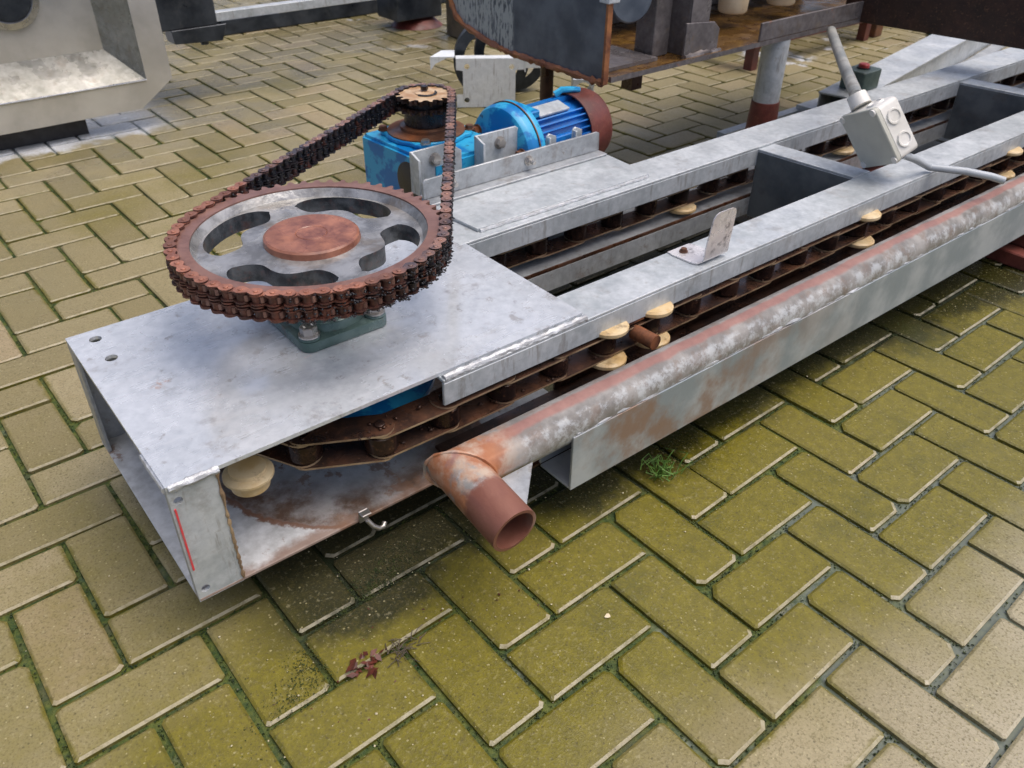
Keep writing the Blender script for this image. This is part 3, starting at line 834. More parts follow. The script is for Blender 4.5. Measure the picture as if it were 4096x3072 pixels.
# drive mounting on the far rail
bm = prism(B(), [(.748,.358),(1.235,.358),(1.245,.505),(1.236,.512),(.735,.512)], .3010, .3080)
part("adapter_plate", bm, M_GALV, T, bevel=.001)
bm = B(); sweep(bm, [(.752+i*.0103, .3555+random.gauss(0,.0005), .3025) for i in range(47)], .0040, 7, jit=.2)
part("weld_bead", bm, M_WELD, T)
bm = B(); box(bm, .735, 1.238, .500, .534, .3085, .3135)
prism(bm, [(.735,.3140),(1.238,.3140),(1.236,.356),(1.228,.3595),(.742,.3565),(.735,.350)], 0, .0055, M=XZ(.5285), mi=0)
mounting = part("mounting_angle", bm, M_GALVR, T, bevel=.001)
for bx in (.805, 1.018):
    bm = hexbolt(B(), (bx, .5283, .337), (0,-1,0), .0095, .007, True, .012)
    part("bolt", bm, M_STEEL, mounting)
for (x0, x1, zt) in ((.738, .868, .402), (.905, 1.050, .402)):
    bm = B()
    prism(bm, [(x0,.312),(x1,.312),(x1,zt-.022),(x1-.032,zt),(x0,zt)], 0, .0055, M=XZ(.575))
    prism(bm, [(.545,.318),(.5745,.318),(.5745,zt),(.545,zt-.010)], 0, .0055, M=YZ(x0))
    box(bm, x0, x1, .5345, .5745, .3140, .3190)
    br = part("motor_bracket", bm, M_GALV, T, bevel=.001)
    bm = hexbolt(B(), ((x0+x1)/2-.006, .5748, .375), (0,-1,0), .0115, .008)
    part("bolt", bm, M_STEEL, br)
for bx in (1.085, 1.165):
    bm = B(); prism(bm, [(bx,.314),(bx+.03,.314),(bx+.03,.368),(bx+.008,.378),(bx,.372)], 0, .005, M=XZ(.545)); box(bm, bx, bx+.005, .5345, .5445, .314, .372)
    part("bracket_stub", bm, M_GALV, T, bevel=.001)
# flange bearing
cx, cy = .351, .238
bm = prism(B(), rect2(cx-.076, cx+.076, cy-.076, cy+.076, .018, 5), .3005, .318)
for (a, b) in ((-1,-1),(1,-1),(1,1),(-1,1)): cyl(bm, (cx+a*.058, cy+b*.058, .3182), (cx+a*.058, cy+b*.058, .323), .018, .016, 18)
lathe(bm, [(.066,.3182),(.062,.330),(.048,.340),(.043,.36),(.041,.400),(.0,.400)], (cx,cy,0))
bh = part("bearing_housing", bm, M_TEAL, T, bevel=.003, seg=2)
for (a, b) in ((-1,-1),(1,-1),(1,1),(-1,1)):
    bm = hexbolt(B(), (cx+a*.058, cy+b*.058, .3232), (0,0,1), .0135, .0125, True)
    bo = part("bolt", bm, M_STEEL, bh)
    if a < 0 and b < 0:
        for q in (-1, 1): 
            bq = part("bolt_mark", box(B(), cx+a*.058+q*.0065-.0012, cx+a*.058+q*.0065+.0012, cy+b*.058-.003, cy+b*.058+.003, .3390, .3395), M_WHITEP, bh)

# supports under the frame, mostly in shadow
bm = box(B(), .30, .62, .10, .34, .001, .0875); 
single("timber_block", bm, M_WOOD, "dark timber block under the open box end of the conveyor", "block", (.46,.22,0), bevel=.003)
t = thing("support_stand", "dark red steel trestle carrying the conveyor at the right edge", "stand", (2.25, .15, 0))
part("crossbar", box(B(), 2.17, 2.29, -.16, .56, .040, .0915), M_REDR, t, bevel=.003)
part("foot", box(B(), 2.12, 2.34, -.19, -.08, .001, .0395), M_REDR, t, bevel=.003)
part("foot", box(B(), 2.12, 2.34, .46, .56, .001, .0395), M_REDR, t, bevel=.003)

# ================================================================== BIG CONVEYOR CHAIN AND WHEEL
M_LINK = rusty("dark_link_plate", (.028,.018,.016), (.135,.062,.036), (.055,.038,.030), .16, .48, off=12, metal=.3)
WC = (.345, .200); WR = .187; CP = .1135
cw = thing("blue_wheel", "blue horizontal chain wheel under the galvanised top plate", "wheel", (WC[0], WC[1], .1))
bm = lathe(B(), [(.0,.226),(.150,.226),(.158,.222),(.158,.214),(.150,.210),(.0,.210)], (WC[0],WC[1],0), n=64)
part("disc", bm, M_BLUE, cw)
bm = lathe(B(), [(.0,.2932),(.045,.2932),(.045,.2264)], (WC[0],WC[1],0), n=32); part("hub", bm, M_RUSTD, cw)
bm = lathe(B(), [(.0,.0945),(.05,.0945),(.05,.2095)], (WC[0],WC[1],0), n=32); part("lower_hub", bm, M_RUSTD, cw)
cc = thing("conveyor_chain", "wet rusty long pitch roller chain running along the conveyor rails", "conveyor chain", (WC[0], WC[1]-WR, .19))
# pin positions: far strand (right to left), around the wheel, near strand
half = pi*WR
def cpos(s):   # s = 0 at the near tangent point, growing to the right on the near strand, negative round the wheel
    if s >= 0: return Vector((WC[0]+s, WC[1]-WR, 0)), 0.0
    a = -s/WR
    if a <= pi: return Vector((WC[0]-WR*sin(a), WC[1]-WR*cos(a), 0)), -a
    return Vector((WC[0]-s-half, WC[1]+WR, 0)), pi   # far strand
pins = []
s0 = -.034
k = 0
ss = [s0+CP*i for i in range(-36, 27)]
P3 = []
for s in ss:
    p, _ = cpos(s) if s >= -half else (Vector((WC[0]+(-s-half), WC[1]+WR, 0)), 0)
    P3.append(p)
def linkmesh(L, hw, zs, t, name, mats):
    b_ = B()
    loop = []
    for i in range(9): a = pi/2+pi*i/8; loop.append((-L/2+hw*cos(a)*.8, hw*sin(a)))
    for i in range(9): a = -pi/2+pi*i/8; loop.append((L/2+hw*cos(a)*.8, hw*sin(a)))
    for z in zs: prism(b_, loop, z, z+t, mi=0, mside=1)
    return mesh(name, b_, mats, 40)
lo = linkmesh(CP, .0265, (.0355+.0035, -.0035-.0035), .0035, "outer_link", [M_LINK, M_EDGE])
for v in lo.vertices: pass
li = linkmesh(CP, .0265, (.0350, -.0031), .0035, "inner_link", [M_LINK, M_EDGE])
b_ = B(); lathe(b_, [(.0,.0345),(.022,.0345),(.0255,.032),(.0255,.004),(.022,.0010),(.0,.0010)], n=24); cyl(b_, (0,0,.0427), (0,0,.0445), .0085, n=14)
lathe(b_, [(.0085,.0427),(.0085,.0455),(.007,.0465),(.0,.0465)], n=14)
rm = mesh("roller", b_, M_ROLL, 40)
for i in range(len(P3)-1):
    p, q = P3[i], P3[i+1]; m_ = (p+q)/2; a = atan2(q.y-p.y, q.x-p.x)
    piece("outer_link" if i % 2 else "inner_link", lo if i % 2 else li, cc, (m_.x, m_.y, .197), a)
for p in P3: piece("roller", rm, cc, (p.x, p.y, .197))
# guide discs on attachment pins
def disc_mesh(r, t, name, m):
    b_ = B(); lathe(b_, [(.0,0),(r*.93,0),(r,t*.25),(r,t*.7),(r*.9,t),(.0,t)], n=28); return mesh(name, b_, m, 40)
dU = disc_mesh(.037, .012, "guide_disc", M_DISC)
def nearest(x, y):
    return min(P3, key=lambda p: hypot(p.x-x, p.y-y))
for (x, y) in ((.785,WC[1]-WR),(.900,WC[1]-WR),(1.61,WC[1]-WR),(2.20,WC[1]-WR),(1.37,WC[1]+WR),(2.04,WC[1]+WR),(2.75,WC[1]+WR)):
    p = nearest(x, y)
    piece("guide_disc", dU, cc, (p.x, p.y-.012, .2435)); piece("guide_disc", dU, cc, (p.x, p.y-.014, .1785))
p = nearest(.785, WC[1]-WR)
bm = B(); cyl(bm, (p.x+.057, -.010, .222), (p.x+.060, -.060, .222), .014, n=18); box(bm, p.x+.040, p.x+.078, -.012, .035, .2415, .2455)
part("pusher_stub", bm, M_RUST, cc)
bm = Blobs()
for p in P3:
    if p.y > .1 and p.x > 2.2: continue
    for _ in range(26):
        a = random.uniform(0, 2*pi); q = random.uniform(.012, .030)
        bm.add((p.x+q*cos(a)*1.6, p.y+q*sin(a)*.85, random.choice((.2405, .2372, .1985, .1985))+random.uniform(0, .001)), random.uniform(.0012, .0042), .6)
bm.build("rust_crust", M_RUSTD, cc, INFO[cc.name])
# near the wheel: carrier roller with white flange
p = P3[min(range(len(P3)), key=lambda i: abs(ss[i]-(-.262)))]
bm = lathe(B(), [(.0,.190),(.024,.190),(.0275,.193),(.0275,.205),(.025,.207),(.025,.2095),(.033,.2095),(.036,.212),(.036,.216),(.032,.219),(.026,.220),(.026,.226),(.0,.226)], (.122,.064,0), n=40)
part("carrier_roller", bm, M_DISC, cc, label="cream plastic carrier roller with white flange at the wheel")

# ================================================================== DRIVE SPROCKETS AND DOUBLE CHAIN
SA = Vector((.350, .246, 0)); SB = Vector((.890, .745, 0)); ZC = .4405
PITCH = .02253; RA = .2045; NT_A = 57; NB = 17; RB = PITCH/(2*sin(pi/NB)); RW = .0112
def teeth_loop(N, R, rr, tip, ph=0.):
    out = []
    for i in range(N):
        a = 2*pi*i/N+ph; d = 2*pi/N
        for (k, r) in ((-.5,R+tip),(-.36,R+tip*.6),(-.22,R-rr*.75),(0,R-rr),(.22,R-rr*.75),(.36,R+tip*.6)):
            out.append((r*cos(a+k*d), r*sin(a+k*d)))
    return out
sw = thing("sprocket_wheel", "big horizontal double sprocket with four kidney shaped openings and rusty hub", "sprocket", (SA.x, SA.y, .40))
# toothed rings
phA = 0.0
nA = 342
for zc in (ZC+RW, ZC-RW):
    bm = prism(B(), [(SA.x+x, SA.y+y) for (x, y) in teeth_loop(57, RA, .0068, .0058)], zc-.0045, zc+.0045, holes=[circ2(SA.x, SA.y, .1785, 96)])
    part("toothed_ring", bm, M_RIM, sw)
bm = lathe(B(), [(.1782, ZC+RW+.0049),(.1935, ZC+RW+.0049),(.1935, ZC-RW-.005),(.1782, ZC-RW-.005)], (SA.x,SA.y,0), n=114, close=True)
part("rim", bm, M_RIM, sw)
# cast web with kidney openings: polar grid
bm = B()
NTH = 240
cent = [radians(a) for a in (38, 130, 222, -50)]
def slot(th):
    """returns (in, out) radii or None"""
    for c_ in cent:
        d = (th-c_+pi) % (2*pi)-pi
        w = radians(36)
        if abs(d) <= w:
            u = d/w
            e = sqrt(max(0, 1-u**8))
            rin = .103+.013*cos(u*pi*1.0)*.9
            rout = .166
            mid = .1375
            e2 = max(0, 1-abs(u)**3.2)**.6
            return (mid-(mid-rin)*e2, mid+(rout-mid)*e2)
    return None
def webz(r):
    if r < .080: return ZC+.006
    if r < .170: return ZC+.0015
    return ZC+.0015+(min(r, .1780)-.170)/.008*.0125
rows = []
for i in range(NTH):
    th = 2*pi*i/NTH; s_ = slot(th); a_, b2 = s_ if s_ else (.1372, .1378)
    rad = [.070, .088, (a_+.088)/2, a_, b2, (b2+.168)/2 if b2 < .168 else b2, .1695, .1778]
    rows.append([bm.verts.new((SA.x+r*cos(th), SA.y+r*sin(th), webz(r))) for r in rad])
for i in range(NTH):
    j = (i+1) % NTH
    s1, s2 = slot(2*pi*i/NTH), slot(2*pi*(i+1)/NTH)
    for k in range(7):
        if k == 3 and (s1 or s2): continue
        bm.faces.new((rows[i][k], rows[i][k+1], rows[j][k+1], rows[j][k]))
top = list(bm.faces)
ex = bmesh.ops.extrude_face_region(bm, geom=top)
nv = [g for g in ex['geom'] if isinstance(g, bmesh.types.BMVert)]
for v in nv: v.co.z = ZC-.026
for f in bm.faces:
    f.normal_update()
    if abs(f.normal.z) < .3: f.material_index = 1
part("web", bm, [M_WEB, M_SLOT], sw, smooth=40)
bm = lathe(B(), [(.0, ZC+.0150),(.0225, ZC+.0150),(.0235, ZC+.0138),(.0250, ZC+.0150),(.069, ZC+.0150),(.0725, ZC+.0125),(.0745, ZC+.002),(.070, ZC+.001)], (SA.x-.002,SA.y-.004,0), n=64)
part("hub_cap", bm, M_HUB, sw)
bm = lathe(B(), [(.069, ZC-.005),(.069, ZC-.036),(.030, ZC-.036),(.030, ZC-.0402)], (SA.x,SA.y,0), n=40)
part("hub", bm, M_SLOT, sw)

ds = thing("drive_sprocket", "small greasy double sprocket on top of the blue gearbox", "sprocket", (SB.x, SB.y, .389))
for zc in (ZC+RW, ZC-RW):
    bm = prism(B(), [(SB.x+x, SB.y+y) for (x, y) in teeth_loop(NB, RB, .0068, .0065, .1)], zc-.0045, zc+(.0062 if zc > ZC else .0045), mi=0, mside=1)
    part("toothed_disc", bm, [M_CREAM, M_ROLL] if zc > ZC else [M_ROLL, M_ROLL], ds)
bm = lathe(B(), [(.0,.3915),(.048,.3915),(.050,.395),(.048,.4240),(.0,.4240)], (SB.x,SB.y,0), n=36)
part("hub", bm, M_BLACKC, ds)
bm = lathe(B(), [(.044,ZC-.0062),(.044,ZC+.0062)], (SB.x,SB.y,0), n=36); part("spacer", bm, M_BLACKC, ds)
bm = lathe(B(), [(.0,ZC+RW+.0095),(.019,ZC+RW+.0095),(.022,ZC+RW+.0085),(.022,ZC+RW+.0064)], (SB.x,SB.y,0), n=44)
part("face_plate", bm, M_CREAM, ds)
bm = B(); sweep(bm, [(SB.x+.024*cos(a/10), SB.y-.004+.024*sin(a/10), ZC+RW+.0078) for a in range(34, 62, 3)], .0026, 6)
part("spring_ring", bm, M_BLACKC, ds)
part("shaft_bolt", hexbolt(B(), (SB.x+.004, SB.y+.006, ZC+RW+.0097), (0,0,1), .0085, .007, False), M_ROLL, ds)

dc = thing("drive_chain", "rusty double strand roller chain looped round both sprockets, black with grease on the strands", "chain", (SA.x, SA.y-RA, .42))
# path: external tangents
D = (SB-SA); Ld = D.length; ad = atan2(D.y, D.x); be = math.asin((RA-RB)/Ld)
aL = ad+pi/2-be; aR = ad-pi/2+be          # normals at the tangent points
segs = []
tL = sqrt(Ld**2-(RA-RB)**2)
arcA = 2*pi-(aL-aR); arcB = aL-aR
LA, LBB = RA*arcA, RB*arcB
LT = LA+LBB+2*tL
NP = int(round(LT/PITCH/2))*2
def dpos(s):
    s %= LT
    if s < LA: a = aL+s/RA; return SA+RA*Vector((cos(a), sin(a), 0))
    s -= LA
    pR = SA+RA*Vector((cos(aR), sin(aR), 0)); qR = SB+RB*Vector((cos(aR), sin(aR), 0))
    if s < tL: return pR.lerp(qR, s/tL)
    s -= tL
    if s < LBB: a = aR+s/RB; return SB+RB*Vector((cos(a), sin(a), 0))
    s -= LBB
    pL = SB+RB*Vector((cos(aL), sin(aL), 0)); qL = SA+RA*Vector((cos(aL), sin(aL), 0))
    return pL.lerp(qL, s/tL)
PD = [dpos(LT*i/NP) for i in range(NP)]
def plate8(L, hw, wst):
    out = []
    for i in range(9): a = pi*.38+2*pi*.62*i/8; out.append((-L/2+hw*cos(a), hw*sin(a)))
    out.append((0, -wst))
    for i in range(9): a = -pi*.62+2*pi*.62*i/8; out.append((L/2+hw*cos(a), hw*sin(a)))
    out.append((0, wst))
    return out
l8 = plate8(LT/NP, .0096, .0046)
def chain_link(kind):
    b_ = B()
    if kind == 'o': zs = ((RW+.0080, .0019, 1), (-.0011, .0022, 0), (-RW-.0099, .0019, 0))
    else: zs = ((RW+.0058, .0019, 1), (RW-.0077, .0019, 0), (-RW+.0058, .0019, 0), (-RW-.0077, .0019, 0))
    for (z, t_, mi) in zs: prism(b_, l8, z, z+t_, mi=mi, mside=0)
    if kind == 'o':
        for s_ in (-1, 1): 
            lathe(b_, [(.0036,RW+.0099),(.0036,RW+.0108),(.0030,RW+.0113),(.0,RW+.0113)], (s_*LT/NP/2,0,0), n=10, mi=1)
            cyl(b_, (s_*LT/NP/2,0,-RW-.0110), (s_*LT/NP/2,0,-RW-.0099), .0036, n=8)
    return mesh("outer_plate" if kind == 'o' else "inner_plate", b_, [M_CH, M_CHTOP], 40)
mo, mi_ = chain_link('o'), chain_link('i')
b_ = B()
for zc in (RW, -RW): cyl(b_, (0,0,zc-.0057), (0,0,zc+.0057), .0068, n=14)
cyl(b_, (0,0,-RW-.0098), (0,0,RW+.0097), .0034, n=8, caps=False)
mr = mesh("chain_roller", b_, M_CH, 40)
for i in range(NP):
    p, q = PD[i], PD[(i+1) % NP]; m_ = (p+q)/2; a = atan2(q.y-p.y, q.x-p.x)
    zz = ZC+random.gauss(0, .0003)
    piece("outer_plate" if i % 2 else "inner_plate", mo if i % 2 else mi_, dc, (m_.x, m_.y, zz), a)
    piece("chain_roller", mr, dc, (p.x, p.y, ZC))
# grease lumps clinging to the strands
bm = Blobs()
for _ in range(1500):
    s = LA*random.uniform(.55, 1.0) if random.random() < .42 else LA+random.random()*(tL*2+LBB)
    p = dpos(s); q = dpos(s+.004); d = (q-p).normalized(); nn = Vector((d.y, -d.x, 0))
    w = random.choice((-1, 1))*random.uniform(.006, .0105)
    z = ZC+random.choice((-RW-.0095, 0, 0, -RW-.0095, RW+.002, -RW))+random.gauss(0, .0015)
    bm.add(p+nn*w+Vector((0,0,z)), random.uniform(.0010, .0030), .8)
bm.build("grease", M_BLACKC, dc, INFO[dc.name])

# ================================================================== GEAR MOTOR
GF = (FM[0] + rot2(SB, TH), TH+radians(4.5))     # local frame at the output shaft, x along the motor
gm = thing("gear_motor", "blue gearbox and finned electric motor with rusty fan cover bolted behind the far rail", "gear motor", (0,0,.0), GF)
bm = B(); box(bm, -.112, .100, -.165, .105, .236, .365)
bmesh.ops.bevel(bm, geom=list(bm.edges), offset=.007, segments=2, affect='EDGES')
box(bm, .098, .125, -.165, .02, .262, .356)
for (x, y) in ((-.100,.080),(-.100,-.14),(.07,.08)): box(bm, x, x+.03, y-.01, y+.02, .226, .2365)
gh = part("gearbox_housing", bm, M_BLUE, gm)
bm = lathe(B(), [(.0,.1128),(.044,.1128),(.046,.1120)], (0,-.076,.300), axis=(-1,0,0), n=36); part("bore_plug", bm, M_RUBBER, gh)
lp = []
for i in range(48):
    a = 2*pi*i/48; r = .094+(.012 if (i % 12) in (5,6,7) else 0); lp.append((r*cos(a), r*sin(a)))
bm = prism(B(), lp, .3655, .3755); fl = part("output_flange", bm, M_BLUE, gm, bevel=.002)
bm = lathe(B(), [(.090,.3758),(.090,.3785),(.078,.380),(.060,.3815),(.060,.3885),(.052,.3905),(.0,.3905)], n=48); part("bearing_cover", bm, M_RUST, gm)
for i in range(4):
    a = 2*pi*(i+.5)/4+.1; bm = hexbolt(B(), (.099*cos(a), .099*sin(a), .3757), (0,0,1), .0095, .007, True)
    part("bolt", bm, M_RUST if i % 2 else M_STEEL, gm)
AX = (-.118, .328)   # motor axis y, z
bm = lathe(B(), [(.0,.118),(.088,.119),(.098,.123),(.103,.131),(.104,.136),(.104,.1525),(.0,.1525)], (0,AX[0],AX[1]), axis=(1,0,0), n=56)
part("flange_bell", bm, M_BLUE, gm)
bm = lathe(B(), [(.1055,.153),(.1065,.156),(.1065,.168),(.104,.172),(.0,.172)], (0,AX[0],AX[1]), axis=(1,0,0), n=56)
part("motor_flange", bm, M_BLUE, gm)
bm = lathe(B(), [(.1058,.1526),(.1068,.1530),(.1068,.1558),(.1058,.1562)], (0,AX[0],AX[1]), axis=(1,0,0), n=56); part("rust_seam", bm, M_RUST, gm)
for a in (radians(22), radians(172), radians(300)):
    bm = hexbolt(B(), (.1185, AX[0]+.080*cos(a), AX[1]+.080*sin(a)), (-1,0,0), .0125, .012, True); part("bolt", bm, M_RUST, gm)
bm = lathe(B(), [(.0,.1725),(.070,.1725),(.070,.375),(.0,.375)], (0,AX[0],AX[1]), axis=(1,0,0), n=48)
mb = part("motor_body", bm, M_BLUE2, gm)
for i in range(34):
    a = 2*pi*i/34
    if radians(92) < a % (2*pi) < radians(124): continue
    bm = B()
    Mx = Matrix.Translation((0,AX[0],AX[1])) @ Matrix.Rotation(a, 4, 'X')
    box(bm, .180, .368, .0685, .0835, -.0016, .0016, M=Mx)
    part("cooling_fin", bm, M_BLUE2, mb)
Mx = Matrix.Translation((0,AX[0],AX[1])) @ Matrix.Rotation(radians(104), 4, 'X')
part("name_plate", box(B(), .215, .315, .0715, .0775, -.022, .020, M=Mx), M_CREAM if False else M_GALV, mb, bevel=.001)
Mx = Matrix.Translation((0,AX[0],AX[1])) @ Matrix.Rotation(radians(172), 4, 'X')
part("side_pad", box(B(), .215, .300, .070, .0885, -.018, .018, M=Mx), M_BLUE2, mb, bevel=.002)
bm = B(); Mx = Matrix.Translation((0,AX[0],AX[1])) @ Matrix.Rotation(radians(92), 4, 'X')
box(bm, .172, .215, .068, .086, -.035, .035, M=Mx); part("terminal_pad", bm, M_BLUE, mb, bevel=.003)
bm = lathe(B(), [(.0865,.345),(.0895,.345),(.0895,.412),(.084,.424),(.060,.428),(.0,.430)], (0,AX[0],AX[1]), axis=(1,0,0), n=56)
part("fan_cover", bm, M_REDR, gm)
bm = B()
Mx = Matrix.Translation((0,AX[0],AX[1]))
sweep(bm, [(.318,AX[0]+.018,AX[1]+.088), (.335,AX[0]+.010,AX[1]+.098), (.356,AX[0]+.002,AX[1]+.097), (.378,AX[0]-.008,AX[1]+.094)], .008, 8, jit=.25)
part("paint_rag", bm, M_BLUE, gm)

# ================================================================== SMALL THINGS ON THE RAIL
b = thing("angle_bracket", "shiny bent stainless bracket standing on the near rail", "bracket", (1.04, .03, .294))
bm = B()
prf = [(.074,.2945,.030,.0),(.060,.2945,.034,.0),(.022,.2945,.034,.0)]+[(.010-.012*sin(q*pi/12), .3065-.012*cos(q*pi/12), .034, 0) for q in range(0, 7)]+[(-.003,.330,.034,0),(-.006,.362,.033,0),(-.0085,.388,.031,0),(-.0095,.396,.026,0),(-.010,.399,.018,0)]
rw = []
for k_, (y_, z_, w_, _) in enumerate(prf):
    yn, zn = prf[min(k_+1, len(prf)-1)][:2]; yp, zp = prf[max(k_-1, 0)][:2]
    tx_, tz_ = yn-yp, zn-zp; l_ = hypot(tx_, tz_); ny, nz2 = -tz_/l_*.0024, tx_/l_*.0024
    xs = 1.004+.0028*k_
    if ny > 0 or nz2 > 0: pass
    rw.append([bm.verts.new((1.018+.016*min(1, k_/6)+sx_*w_, y_+o_*ny, z_-o_*nz2*-1 if False else z_+abs(nz2)*o_)) for (sx_, o_) in ((-1,0),(1,0),(1,1),(-1,1))])
for A_, C_ in zip(rw, rw[1:]):
    for q in range(4): bm.faces.new((A_[q], A_[(q+1)%4], C_[(q+1)%4], C_[q]))
bm.faces.new(rw[0][::-1]); bm.faces.new(rw[-1])
part("bent_plate", bm, M_BRACKET, b, smooth=50)
part("bolt", hexbolt(B(), (1.012,.055,.2972), (0,0,1), .0065, .004), M_RUST, b)

# ================================================================== BACKGROUND MACHINE (world frame)
M_AMBER = rusty("amber_rust_floor", (.05,.022,.008), (.20,.11,.025), (.10,.055,.02), .12, .4, off=33)
# rusty low machine with posts, caps, hopper end
rm_ = thing("grimy_machine", "grimy low steel machine with cream caps standing on a pipe leg behind the conveyor", "machine", (1.9, 1.1, 0), FW)
bm = B(); box(bm, 1.235, 2.78, .838, .846, .404, .418); box(bm, 1.235, 2.78, .8465, 1.36, .404, .410)
part("floor_plate", bm, [M_GREYRUST, M_AMBER], rm_)
for f_ in rm_.children[0].data.polygons:
    if f_.normal.z > .9: f_.material_index = 1
bm = box(B(), 1.86, 2.78, .8385, .846, .4185, .470)
part("front_lip", bm, M_GREYRUST, rm_, bevel=.001)
bm = B(); box(bm, 1.49, 1.555, .93, 1.00, .4105, .95)
part("post", bm, M_GREYRUST, rm_, bevel=.002)
bm = B(); box(bm, 1.575, 1.655, .875, .882, .4105, .95); box(bm, 1.575, 1.582, .8825, .96, .4105, .56)
part("post", bm, M_GREYRUST, rm_, bevel=.001)
bm = prism(B(), [(1.545,.4105),(1.69,.4105),(1.69,.475),(1.665,.495),(1.545,.505)], 0, .008, M=XZ(.862))
part("gusset_plate", bm, M_GREYRUST, rm_, bevel=.001)
bm = B(); sweep(bm, [(1.54+i*.012, .855, .417) for i in range(14)], .007, 7, jit=.45)
part("weld_bead", bm, M_GREYRUST, rm_)
bm = B(); box(bm, 1.50, 3.2, 1.16, 1.30, .500, .56); box(bm, 1.66, 2.78, 1.3005, 1.34, .4105, .62)
part("inner_deck", bm, M_GREYRUST, rm_, bevel=.002)
for (x, y) in ((1.985,1.045),(2.22,1.03),(2.47,1.02)):
    bm = B(); lathe(bm, [(.0,.455),(.041,.455),(.046,.462),(.048,.512),(.0,.512)], (x,y,0), n=28); part("cap", bm, M_CAP, rm_)
    bm = B(); lathe(bm, [(.0,.5125),(.050,.5125),(.050,.64),(.0,.64)], (x,y,0), n=20); part("spindle", bm, M_RUSTD, rm_)
bm = B(); box(bm, 1.86, 2.78, 1.00, 1.09, .62, .70); part("top_bar", bm, M_GREYRUST, rm_, bevel=.002)
lg = (2.007, .878)
bm = lathe(B(), [(.0,.212),(.0415,.212),(.0415,.4035)], (*lg,0), n=28); part("leg", bm, M_GALV, rm_, label="grey galvanised pipe leg")
bm = lathe(B(), [(.0,.001),(.060,.001),(.050,.10),(.045,.2115),(.0,.2115)], (*lg,0), n=28); part("foot", bm, M_REDR, rm_, label="red oxide painted foot")
bm = B(); cyl(bm, (1.34,1.20,.001), (1.34,1.20,.4035), .02); part("leg", bm, M_RUSTD, rm_, label="dark rusty rod leg")
part("peg", box(B(), 1.385, 1.425, .90, .94, .345, .4035), M_RUSTD, rm_)
# hopper
M_RIMR = rusty("flaking_orange_rust", (.10,.03,.015), (.38,.15,.05), (.20,.08,.04), .4, .8, off=66, metal=0)
hp = thing("hopper", "dark blue grey curved sheet hopper with peeling grey paint and rusty rim", "hopper", (1.22, 1.2, .40), FW)
cur = [(.852,.405),(.96,.406),(1.072,.408),(1.231,.409),(1.338,.424),(1.45,.450),(1.484,.471),(1.506,.506),(1.52,.56),(1.525,.95)]
bm = prism(B(), cur+[(.852,.95)], 0, .004, M=YZ(1.222)); part("side_sheet", bm, M_HOP, hp)
bm = B(); cr_ = [Vector((1.219, y, z-.002)) for (y, z) in cur[:-1]]; cf = []
for p_, q_ in zip(cr_, cr_[1:]):
    m_ = max(1, int((q_-p_).length/.012)); cf += [p_.lerp(q_, k_/m_) for k_ in range(m_)]
sweep(bm, cf+[cr_[-1]], .0085, 7, jit=.35); part("rim", bm, M_RIMR, hp)
bm = B(); box(bm, 1.212, 1.230, .843, .8515, .400, .62); part("edge_bar", bm, M_RIMR, hp, bevel=.001)
bm = B(); box(bm, 1.205, 1.245, .835, .870, .595, .66); part("bracket", bm, M_GALV, hp, bevel=.002)
bm = lathe(B(), [(.0,0),(.060,0),(.064,.004),(.060,.008),(.0,.008)], (1.345,.895,.590), axis=(-.25,-1,.05), n=36)
part("round_cover", bm, M_HOP, hp)
bm = B(); box(bm, 1.2265, 1.48, .90, 1.35, .4105, .42); part("floor_sheet", bm, M_GREYRUST, hp)

M_TRAYD = galv("algae_stained_stainless", (.20,.205,.18), (.40,.405,.39), dirt=.6, rust=.0, r0=.2, r1=.4, metal=.45, off=91, rcol=(.1,.1,.03))
# tray top left
tr = thing("stainless_tray", "big stainless steel tray frame with round porthole standing behind on the left", "tray", (.2, 2.55, 0), FW)
O_ = [(-.75,.072),(.545,.072),(.674,.160),(.674,.80),(-.75,.80)]
I_ = [(-.62,.168),(.582,.168),(.582,.70),(-.62,.70)]
I2 = [(-.50,.262),(.495,.262),(.495,.64),(-.50,.64)]
bm = prism(B(), O_, 0, .006, holes=[I_], M=XZ(2.50)); part("front_frame", bm, M_TRAY, tr, smooth=0)
bm = B()
va = [bm.verts.new((x, 2.506, z)) for (x, z) in I_]; vb = [bm.verts.new((x, 2.62, z)) for (x, z) in I2]
for i in range(4): bm.faces.new((va[i], va[(i+1)%4], vb[(i+1)%4], vb[i]))
part("sloped_wall", bm, M_TRAYD, tr, smooth=0)
bm = prism(B(), I2, 0, .005, M=XZ(2.6205), holes=[circ2(.235,.462,.075,36)]); part("back_panel", bm, M_TRAY, tr, smooth=0)
bm = lathe(B(), [(.075,-.002),(.097,-.004),(.100,.002),(.100,.010),(.080,.012),(.075,.008)], (.235,2.618,.462), axis=(0,-1,0), n=48, close=True); ph = part("porthole_ring", bm, M_STAIN, tr)
bm = lathe(B(), [(.0,0),(.070,0),(.075,-.004)], (.235,2.60,.462), axis=(0,-1,0), n=36); part("porthole_glass", bm, M_DARK, tr)
bm = lathe(B(), [(.0,.004),(.018,.004),(.018,0)], (.215,2.598,.485), axis=(0,-1,0), n=24); part("red_indicator", bm, M_RED, tr)
bm = B(); box(bm, -.745, .540, 2.5065, 2.56, .0725, .078)
Mc = Matrix.Identity(4)
vs = [bm.verts.new(p) for p in ((.545,2.506,.0725),(.674,2.506,.160),(.674,2.56,.160),(.545,2.56,.0725))]; bm.faces.new(vs)
box(bm, .669, .674, 2.5065, 2.56, .161, .80)
part("outer_skin", bm, M_TRAY, tr, smooth=0)
bm = B(); sweep(bm, [(-.62,2.499,.168),(.582,2.499,.168)], .0035, 8); part("bright_lip", bm, M_STAIN, tr)
